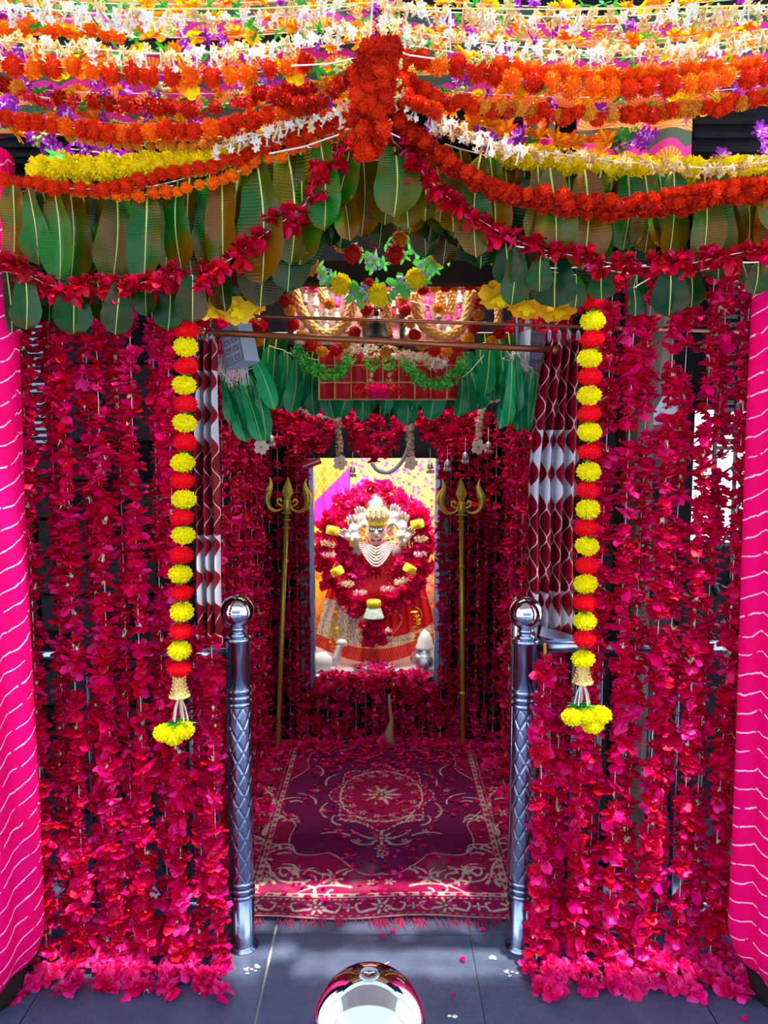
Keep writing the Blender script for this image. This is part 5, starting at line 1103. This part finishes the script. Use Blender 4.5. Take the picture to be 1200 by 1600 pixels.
t = thing('slatted_grille', 'dark slatted grille against the daylight behind the right rose curtain', 'grille', P(1115, 700, 2.85)); a = t.location; W_ = S(90, 2.85); 
for k in range(22): b = MB(); b.box((W_/2, 0, k*.028), (W_, .012, .014)); b.build('slat', BLACK, t)
for x in (0, W_*.36, W_*.7, W_): b = MB(); b.box((x, -.01, .05), (.012, .012, 1.14)); b.build('upright', BLACK, t)
for z in (-.12, -.33, -.5): b = MB(); b.tube([(W_*f, -.01, z+.05*math.sin(f*9+z*7)) for f in (0, .15, .3, .45, .6, .75, .9, 1)], .007 if z > -.4 else .016, 8); b.build('curved_wire', BLACK, t, True)
t = thing('slatted_shutter', 'pale slatted shutter glimpsed at the top behind the left rose curtain', 'shutter', P(50, 690, 2.7)); W_ = S(24, 2.7)
for k in range(20): b = MB(); b.box((W_/2, 0, k*.022), (W_, .010, .009)); b.build('slat', mat('shutter_blue', (.45, .6, .7), .4) if k == 0 else bpy.data.materials['shutter_blue'], t)
b = MB(); b.tube([(0, 0, 0), (0, 0, 1.0)], .009, 10); o = b.build('pipe', STEEL, None, True, P(806, 640, 2.62)); tag(o, 'slim steel pipe in the shadow right of the shrine board', 'pipe')
t = thing('oval_plaque', 'white oval plaque with a red rim right of the shrine board', 'plaque', P(824, 515, 2.62)); b = MB(); b.ball((0, 0, 0), .03, 20, 0, (.55, .2, 1.3)); b.build('face', MARBLE, t, True); b = MB(); b.tube([(.021*math.cos(k*PI/12), -.004, .043*math.sin(k*PI/12)) for k in range(25)], .006, 8); b.build('rim', REDP, t, True)

# ================================================================== sanctum: cloths, idol, garlands, vessels
IY = 4.18
Q = lambda x, y, Y=IY: P(x, y, Y)
def cloth_back(name, label, x0, x1, m, Y, cu=1, cv=1, wav=.01):
    a = P(x0, 1062, Y); W_ = P(x1, 1062, Y).x-a.x; H_ = zc-.02-SH-.01; a.z = SH+.005
    o = put(name, grid_mesh(name, lambda u, v: (u*W_, wav*math.sin(u*22), v*H_), 60, 4, [m], uvfn=lambda u, v: (u*W_, v*H_)), None, a); o.modifiers.new('t', 'SOLIDIFY').thickness = .003; tag(o, label, 'cloth', 'cloths behind the idol')
def orange_cloth():
    m, t_, b_ = base_mat('orange_grid_cloth'); n = NG(t_); uv = t_.nodes.new('ShaderNodeUVMap'); sp = t_.nodes.new('ShaderNodeSeparateXYZ'); t_.links.new(uv.outputs[0], sp.inputs[0]); U, V = sp.outputs[0], sp.outputs[1]
    a1 = n.m('LESS_THAN', n.m('FRACT', n.m('MULTIPLY', n.m('ADD', U, n.m('MULTIPLY', V, .55)), 22)), .09); a2 = n.m('LESS_THAN', n.m('FRACT', n.m('MULTIPLY', n.m('SUBTRACT', U, n.m('MULTIPLY', V, .7)), 22)), .09)
    big = n.m('PINGPONG', n.m('ADD', V, n.m('MULTIPLY', U, -.6)), .22)
    c = n.mix(n.m('GREATER_THAN', big, .11), (.95, .16, .0), (1.0, .36, .01)); c = n.mix(n.m('MAXIMUM', a1, a2), c, (1.0, .5, .08))
    pk = n.m('LESS_THAN', n.m('ABSOLUTE', n.m('SUBTRACT', n.m('SUBTRACT', V, n.m('MULTIPLY', U, 1.0)), .72)), .07); c = n.mix(pk, c, (.95, .0, .35))
    t_.links.new(c, b_.inputs['Base Color']); b_.inputs['Roughness'].default_value = .6; return m
def floral_cloth():
    m, t_, b_ = base_mat('floral_cloth'); n = NG(t_); uv = t_.nodes.new('ShaderNodeUVMap'); c = (.50, .26, .08)
    for sc__, th, col, of in ((24, .36, (.9, .30, .04), 0), (30, .33, (.85, .05, .2), 3), (28, .30, (.8, .02, .12), 7), (60, .25, (.9, .6, .06), 11)):
        mp = t_.nodes.new('ShaderNodeMapping'); mp.inputs['Location'].default_value = (of, of, 0); t_.links.new(uv.outputs[0], mp.inputs[0])
        v = t_.nodes.new('ShaderNodeTexVoronoi'); v.inputs['Scale'].default_value = sc__; t_.links.new(mp.outputs[0], v.inputs['Vector']); c = n.mix(n.m('LESS_THAN', v.outputs['Distance'], th), c, col)
    t_.links.new(c, b_.inputs['Base Color']); b_.inputs['Roughness'].default_value = .6; return m
cloth_back('orange_cloth', 'orange cloth with yellow grid lines and a magenta patch behind the idol, left', 478, 548, orange_cloth(), 4.58)
cloth_back('floral_cloth', 'cream cloth printed with pink and orange flowers behind the idol, right', 546, 700, floral_cloth(), 4.60)

idol = thing('idol', 'goddess idol with tall gilt crown, white painted face and red robes in the sanctum', 'idol', Vector((Q(588, 1030).x, IY, SH))); o0 = idol.location
L_ = lambda x, y, Y=IY: P(x, y, Y)-o0
u1 = S(1, IY)
# robe sheet with cream gilt panel and striped red hem
def robe():
    def fn(u, v):
        x = 494+(682-494)*u; xc = 588+(x-588)*(.66+.38*v**.8); hem = 1008+30*math.sin(PI*min(1, max(0, u)))-4*u; top = 880; y = top+(hem-top)*v
        dep = IY-.02-.13*math.sin(PI*u)*(.4+.6*v)+.010*math.sin(u*46)*v+.006*math.sin(u*90+v*3)
        return tuple(P(xc, y, dep)-o0)
    nu, nv = 150, 110; me = grid_mesh('robe', fn, nu, nv, [attr_mat('robe_cloth', .5)])
    ca = me.color_attributes.new('col', 'FLOAT_COLOR', 'POINT'); rr = np.random.RandomState(3); out = np.ones(((nu+1)*(nv+1), 4), dtype=np.float32)
    for k in range(len(out)):
        u, v = (k % (nu+1))/nu, (k//(nu+1))/nv; red = (.72, .006, .012); c = red
        if v > .86: c = (.70, .002, .01) if math.sin(u*300+v*90) > -.5 else (.85, .16, .10)
        elif v > .845 or .985 < v: c = (.85, .6, .2)
        elif u < .56-.12*(1-v) and v > .42: c = (.82, .74, .58) if rr.rand() > .33 else (.35, .28, .12)
        elif v > .76 and u >= .5: c = (.82, .72, .55) if rr.rand() > .4 else (.55, .25, .12)
        elif abs(math.sin(u*17+3*math.sin(v*8))) < .05 and u > .56: c = (.85, .65, .45)
        out[k, :3] = c
    ca.data.foreach_set('color', out.ravel()); put('robe', me, idol)
robe()
b = MB(); c = L_(588, 905); b.lathe([(.22, -.10), (.18, 0), (.14, .08), (.125, .14), (.11, .17), (.06, .20), (.045, .215)], 32, c, 0, .55); b.build('torso', REDC, idol, True)
b = MB(); b.lathe([(.045, 0), (.038, .02), (.040, .06)], 20, L_(588, 850)); b.build('neck', SKINM, idol, True)
# head with brow, nose, lips and chin
hc = L_(588, 828, IY-.05); hw_, hh2 = 15.5*u1, 20*u1
def head():
    nu, nv = 48, 40; vs = []; fs = []
    for j in range(nv+1):
        ph = PI*j/nv
        for i in range(nu):
            th = 2*PI*i/nu; x, y, z = math.sin(ph)*math.cos(th), math.sin(ph)*math.sin(th), math.cos(ph)
            wz = 1 if z > 0 else 1-.22*(-z)**1.5; f = max(0, -y)
            bump = 0
            bump += .20*math.exp(-((x/.13)**2+((z+.18)/.14)**2))+.12*math.exp(-((x/.09)**2+((z-.05)/.24)**2))
            bump -= .10*(math.exp(-(((x-.36)/.2)**2+((z-.08)/.12)**2))+math.exp(-(((x+.36)/.2)**2+((z-.08)/.12)**2)))
            bump += .07*math.exp(-((x/.25)**2+((z+.50)/.08)**2))+.06*math.exp(-((x/.22)**2+((z+.82)/.12)**2))
            vs.append(hc+Vector((x*hw_*wz, y*hw_*.95-bump*hw_*(1 if f > .2 else 0), z*hh2)))
    for j in range(nv):
        for i in range(nu): fs.append((j*nu+i, (j+1)*nu+i, (j+1)*nu+(i+1) % nu, j*nu+(i+1) % nu))
    b = MB(); b.add(vs, fs); return b.build('head', SKINM, idol, True)
hd = head()
def fpt(x, z, out=.0):   # point on the face, x z in head radii
    y = -math.sqrt(max(.02, 1-(x*x+z*z)*.9)); return hc+Vector((x*hw_, y*hw_*.95-out, z*hh2))
for sg in (-1, 1):
    b = MB(); b.ball(fpt(sg*.38, .10, .002), .34*hw_, 16, 0, (1.15, .25, .68)); b.build('eye_shadow', EYEG, hd, True)
    b = MB(); b.ball(fpt(sg*.38, .10, .006), .17*hw_, 14, 0, (1.35, .30, .55)); b.build('eye_white', PEARL, hd, True)
    b = MB(); b.ball(fpt(sg*.38, .10, .0088), .085*hw_, 10, 0, (1, .4, 1)); b.build('pupil', BLACK, hd, True)
    b = MB(); b.tube([fpt(sg*.14, .30, .003), fpt(sg*.38, .38, .003), fpt(sg*.62, .26, .003)], .0018, 6); b.build('eyebrow', EYEG, hd, True)
b = MB(); b.ball(fpt(0, -.50, .003), .15*hw_, 14, 0, (1.3, .5, .45)); b.build('lips', REDP, hd, True)
b = MB(); b.ball(fpt(0, .42, .002), .06*hw_, 10, 0, (.8, .3, 1.6)); b.build('brow_mark', REDP, hd, True)
b = MB(); b.tube([fpt(.2, -.3, .006)+Vector((.008*math.cos(k*.6), 0, .008*math.sin(k*.6))) for k in range(11)], .001, 5); b.build('nose_ring', GOLDB, hd, True)
b = MB(); b.lathe([(hw_*1.06, 0), (hw_*1.10, .008), (hw_*1.06, .03), (hw_*1.02, .034)], 32, hc+Vector((0, 0, .36*hh2)), 0, 1.0); b.build('forehead_band', YEL, idol, True)
b = MB(); r = random.Random(3)
cr0 = hc+Vector((0, 0, .36*hh2+.03)); CH = (P(588, 757, IY).z-o0.z)-cr0.z
b.lathe([(hw_*1.12, 0), (hw_*1.25, CH*.12), (hw_*1.32, CH*.32), (hw_*1.2, CH*.52), (hw_*.9, CH*.68), (hw_*.55, CH*.82), (hw_*.25, CH*.92), (hw_*.05, CH)], 40, cr0, fn=lambda q, z, th: q*(1+.05*math.sin(th*14+z*200)))
b.build('crown', CREAM_G, idol, True)
for lev, (rf, n) in enumerate(((1.24, 14), (1.32, 14), (1.18, 12), (.84, 10), (.45, 6))):
    b = MB()
    for k in range(n):
        th = 2*PI*k/n+lev*.2; b.ball(cr0+Vector((rf*hw_*math.cos(th), rf*hw_*math.sin(th), CH*(.1+.2*lev))), .0065, 7, 0, (1, 1, 1.4))
    b.build('crown_beads', GOLDB, idol, True)
for sg in (-1, 1):
    b = MB(); r = random.Random(5)
    for k in range(16): b.ball(hc+Vector((sg*(hw_*1.15+r.uniform(0, .03)), r.uniform(-.01, .03), r.uniform(-1.2, .3)*hh2)), r.uniform(.006, .011), 8)
    b.build('ear_ornament', GOLDB if sg < 0 else CREAM_G, idol, True)
# raised arms and hands
def hand(p, sg, tilt, s=1.0):
    """open raised hand: palm, four unequal bent fingers and a thumb from the palm's side"""
    b = MB(); rot = Matrix.Rotation(tilt, 3, 'Y')
    b.ball((0, 0, 0), .020*s, 14, 0, (1, .55, 1.15))
    for k, (x, l) in enumerate(((-.014, .030), (-.005, .036), (.005, .034), (.014, .026))):
        b.tube([(x*s, 0, .014*s), (x*1.15*s, -.002*s, (.014+l*.5)*s), (x*1.2*s, -.008*s, (.014+l*.85)*s), (x*1.2*s, -.013*s, (.014+l)*s)], [.0052*s, .0048*s, .0042*s, .003*s], 8)
    b.tube([(-sg*.012*s, 0, -.008*s), (-sg*.024*s, -.006*s, .004*s), (-sg*.028*s, -.010*s, .018*s)], [.0062*s, .0055*s, .0035*s], 8)
    b.tube([(0, 0, -.015*s), (0, .002, -.045*s)], [.013*s, .015*s], 12)
    v = [rot @ Vector(q) for q in b.v]; b.v = [tuple(q) for q in v]; return b.build('hand', MARBLE, idol, True, p)
for (x, y, sg, ti, s_) in ((553, 826, -1, -.15, 1.15), (566, 808, -1, -.35, .95), (545, 838, -1, -1.0, .9), (614, 806, 1, .3, 1.0), (628, 822, 1, .12, 1.2), (636, 838, 1, .7, .9)):
    hand(L_(x, y, IY-.11), sg, ti, s_*1.3)
for sg, xs_ in ((-1, (588, 568, 553)), (1, (588, 610, 630))):
    b = MB(); b.tube([L_(xs_[0], 862, IY+.02), L_(xs_[1], 866, IY), L_(xs_[2], 858, IY-.03), L_(xs_[2], 846, IY-.05)], [.05, .045, .03, .022], 16); b.build('upper_arm', MARBLE, idol, True)
    b = MB(); p = L_(555 if sg < 0 else 632, 846, IY-.07); b.box(p, (.060, .05, .042)); 
    for k in range(4): b.box(p+Vector((-.022+.0147*k, -.027, 0)), (.008, .008, .044))
    b.ball(p+Vector((0, -.03, 0)), .008, 8); b.build('armlet', GOLDB, idol)
b = MB(); b.ball(L_(588, 843, IY-.075), .020, 12, 0, (1.6, .5, .6)); b.build('choker', REDC, idol, True)
for k in range(7):
    w_ = 13+k*2.6; d_ = 8+k*4.8; b = MB(); n = 20+k*3
    for i in range(n+1):
        f = i/n*2-1; b.ball(L_(588+f*w_, 848+d_*(1-abs(f)**1.8), IY-.10+.02*abs(f)-.004*k), .0050, 6)
    b.build('pearl_strand', PEARL, idol, True)
b = MB(); b.ball(L_(588, 862, IY-.12), .010, 10, 0, (1, .4, 1.3)); b.ball(L_(588, 872, IY-.13), .007, 8, 0, (1, .4, 1)); b.build('pendant', CREAM_G, idol, True)
# garlands on the idol
def ring_garland(label, pts, Y, n, th, protos, s0, name='rose_garland', deep=.03):
    W = [P(x, y, Y) for x, y in pts]; t = thing(name, label, 'garland', W[0], 'garlands on the idol'); path = smooth_path(W, .012); m = len(path)
    for k in range(n):
        p = path[int(k/n*m)]; a_ = R.uniform(0, 6.28); q = th*math.sqrt(R.random()); s = s0*R.uniform(.8, 1.2)
        put('rose_blossom', R.choice(protos), t, p+Vector((q*math.cos(a_), -abs(q*.5)*R.random()*deep/.03, q*math.sin(a_)))-W[0], (R.uniform(.3, 2.4), R.uniform(-.8, .8), R.random()*6), s)
    return t
ring_garland('broad magenta rose garland framing the idol from crown to chest', [(585, 768), (562, 774), (546, 786), (530, 808), (524, 836), (530, 864), (546, 884), (566, 898), (588, 908), (612, 900), (634, 884), (650, 860), (656, 832), (644, 802), (624, 782), (600, 772), (585, 768)], IY-.06, 300, .070, roses_p+roses_p+roses[:2], .036)
t2 = ring_garland('dark rose garland with yellow and white bands hanging outside the magenta one', [(518, 810), (508, 838), (506, 865), (514, 900), (534, 926), (560, 946), (585, 953), (612, 944), (640, 920), (658, 890), (666, 858), (662, 832), (652, 806)], IY-.10, 260, .044, roses, .032)
def band(parent, x, y, ang, m, nm, w_=.070, h_=.042):
    p = P(x, y, IY-.175)-parent.location; b = MB(); b.lathe([(w_/2*.92, -h_/2), (w_/2, -h_/2+.006), (w_/2, h_/2-.006), (w_/2*.92, h_/2)], 28, fn=lambda q, z, th: q*(1+.03*math.sin(th*28))); o = b.build(nm, m, parent, True, p, (0, ang, 0)); return o
for (x, y, an) in ((520, 829, .2), (652, 819, -.2), (527, 893, -.45), (640, 889, .5)): band(t2, x, y, an, YEL, 'yellow_band')
for (x, y, s_) in ((512, 849, 9), (658, 843, 9), (542, 913, 9), (627, 908, 9)): 
    for dx in (-6, 0, 6): put('white_tuft', fr_w[0], t2, P(x+dx, y+abs(dx)*.3*R.choice((1, -1)), IY-.17)-t2.location, (0, 0, R.random()*6), S(s_*.8, IY))
pk = frill_mesh(60, petal_mat('pale_pink', (.9, .25, .5), (.9, .35, .6)), WHT)
for (x, y) in ((515, 867), (657, 866), (563, 926), (606, 920)):
    for dx in (-5, 4): put('pink_tuft', pk, t2, P(x+dx, y, IY-.165)-t2.location, (0, 0, R.random()*6), S(8, IY))
t = thing('garland_pendant', 'rose pendant with yellow band and white cone at the garland bottom', 'pendant', P(584, 930, IY-.17)); a = t.location
b = MB(); b.lathe([(.034, -.018), (.038, -.012), (.038, .012), (.034, .018)], 28); b.build('yellow_band', YEL, t, True, P(584, 943, IY-.2)-a)
b = MB(); b.lathe([(.034, 0), (.042, -.02), (.054, -.052), (.056, -.058)], 28); b.build('white_cone', mat('white_green_cone', (.75, .82, .72), .5, c2=(.35, .6, .42), nscale=70), t, True, P(584, 948, IY-.2)-a)
for k in range(46):
    x = R.gauss(585, 11); y = R.uniform(970, 1006); s = S(R.uniform(7, 9), IY); put('rose_blossom', R.choice(roses), t, P(min(610, max(562, x)), y, IY-.2+R.uniform(-.03, .02))-a, (R.uniform(.5, 2), R.uniform(-.8, .8), R.random()*6), s)
for x in (561, 607):
    for dy in (-5, 5): put('white_tuft', fr_w[1], t, P(x, 992+dy, IY-.22)-a, (0, 0, R.random()*6), S(8, IY))
for (x, x2, nm) in ((524, 520, 'left'), (648, 655, 'right')):
    t = thing('yellow_flower_string', f'thin string of yellow flowers hanging over the robe on the {nm}', 'flower string', P(x, 955, IY-.20), 'yellow flower strings on the robe'); a = t.location
    for k in range(11): put('yellow_bell_flower', R.choice(bells), t, P(x+(x2-x)*k/10+R.uniform(-2, 2), 955+k*6, IY-.20)-a, (R.uniform(-.5, .5), R.uniform(-.5, .5), 0), S(5.5, IY))
# vessels and offerings on the sill
def on_sill(x, Y): return Vector((P(x, 1050, Y).x, Y, SH))
t = thing('silver_pot', 'engraved silver pot with conical lid at the right of the sanctum sill', 'pot', on_sill(663, 3.98)); s = S(1, 3.98)
b = MB(); b.lathe([(12*s, 0), (14*s, 2*s), (22*s, 10*s), (24*s, 20*s), (20*s, 31*s), (13*s, 36*s), (14*s, 39*s)], 32); b.build('pot_body', SILVER, t, True)
b = MB(); b.lathe([(15*s, 39*s), (15*s, 41*s), (13*s, 46*s), (12*s, 55*s), (7*s, 64*s), (2*s, 68*s), (.1*s, 70*s)], 28); b.build('lid', MARBLE, t, True)
t = thing('stone_animal', 'small white stone animal figure at the left of the sanctum sill', 'figurine', on_sill(508, 3.98)); b = MB(); b.ball((-3*s, 0, 16*s), 18*s, 24, 0, (1.1, .7, .95)); b.tube([(10*s, 0, 12*s), (19*s, 0, 26*s), (22*s, 0, 40*s), (24*s, 0, 46*s)], [9*s, 7*s, 5.5*s, 5*s], 14); b.ball((26*s, 0, 47*s), 7*s, 14, 0, (1.4, .8, .9)); b.build('body', MARBLE, t, True)
for dx in (-14, 12): b = MB(); b.tube([(dx*s, -5*s, 10*s), (dx*s, -6*s, 0)], [5*s, 4*s], 10); b.build('foot', MARBLE, t, True)
b = MB(); b.tube([(30*s, -1*s, 46*s), (35*s, -2*s, 43*s)], [3*s, 2*s], 8); b.build('snout', MARBLE, t, True)
t = thing('offering_tray', 'shallow silver tray heaped with pink petals on the sanctum sill', 'tray', on_sill(585, 3.96)); b = MB(); b.lathe([(26*s, 0), (30*s, 2*s), (36*s, 10*s), (38*s, 11*s), (35*s, 10*s), (28*s, 4*s), (.1, 4*s)], 36, sy=.5); b.build('tray', SILVER, t, True)
b = MB(); r = random.Random(6)
for k in range(150):
    q = MB(); q.petal((0, 0, 0), r.random()*6.3, r.uniform(0, .8), r.uniform(.018, .03), .02, .5, 0, .12, 2, .6); a_ = r.random()*6.3; e = math.sqrt(r.random())*31*s; hx, hy = e*math.cos(a_), e*.5*math.sin(a_); b.add([(v[0]+hx, v[1]+hy, v[2]+6*s+(1-(e/(33*s))**2)*13*s*r.random()) for v in q.v], q.f, r.choice((0, 1, 1, 2)))
o = b.build('petal_heap', [ROSE2, ROSE3, WHT], t, True); o['kind'] = 'stuff'
t = thing('rose_heap', 'heap of bright pink roses along the front of the sanctum sill', 'rose heap', on_sill(585, 3.82)); a = t.location
for k in range(90):
    x = 497+R.random()*172; s_ = S(R.uniform(7, 10), 3.85); put('rose_blossom', R.choice(roses_p+roses[:3]), t, Vector((P(x, 1065, 3.85).x, R.uniform(3.74, 3.90), SH+s_*.5+R.uniform(0, .015)))-a, (R.uniform(-.8, .8), R.uniform(-.8, .8), R.random()*6), s_)
# marbled streak of bare floor stone below the sill
a = G(614, 1172); t = thing('cloth_strip', 'beige twisted cloth strip hanging among the roses below the sanctum', 'cloth strip', P(612, 1165, 3.66)); q = P(608, 1085, 3.66)-t.location
b = MB(); b.tube([(0, 0, 0), q*.25+Vector((-.012, 0, 0)), q*.5+Vector((.006, 0, 0)), q*.8, q], [.028, .022, .010, .008, .005], 10); b.build('strip', mat('beige_cloth', (.42, .27, .14), .8, bump=.4, bscale=60), t, True)
# awning added out of view overhead to block sun from panels, floor and carpet
aw = thing('sunblocker', 'cloth awning added out of view to keep sun off the entrance', 'sunblocker', (0, 1.555, 3.0)); me = grid_mesh('sunblocker_cloth', lambda u, v: (-2.6+5.2*u, -1.5*v, .02*math.sin(u*30)+.12*math.sin(PI*v)), 40, 10, [mat('sunblocker_cloth', (.42, .36, .32), .8)]); put('sunblocker_cloth', me, aw)
for x in (-2.5, 2.5):
    for y in (-.02, -1.48): b = MB(); b.tube([(x, y, 0), (x, y, -3.0)], .03, 10); b.build('pole', STEEL_D, aw, True)

# cords that carry the hanging pieces from the passage ceiling
for o in list(COL.objects):
    n_ = o.name.split('.')[0]
    if n_ in ('white_string', 'cream_rope', 'grey_tube', 'cloth_flower_swag', 'charm') and o.type == 'EMPTY':
        b = MB(); b.tube([(0, 0, 0), (0, 0, 2.75-o.location.z)], .0009, 4); b.build('hanging_cord', DKWOOD, o)
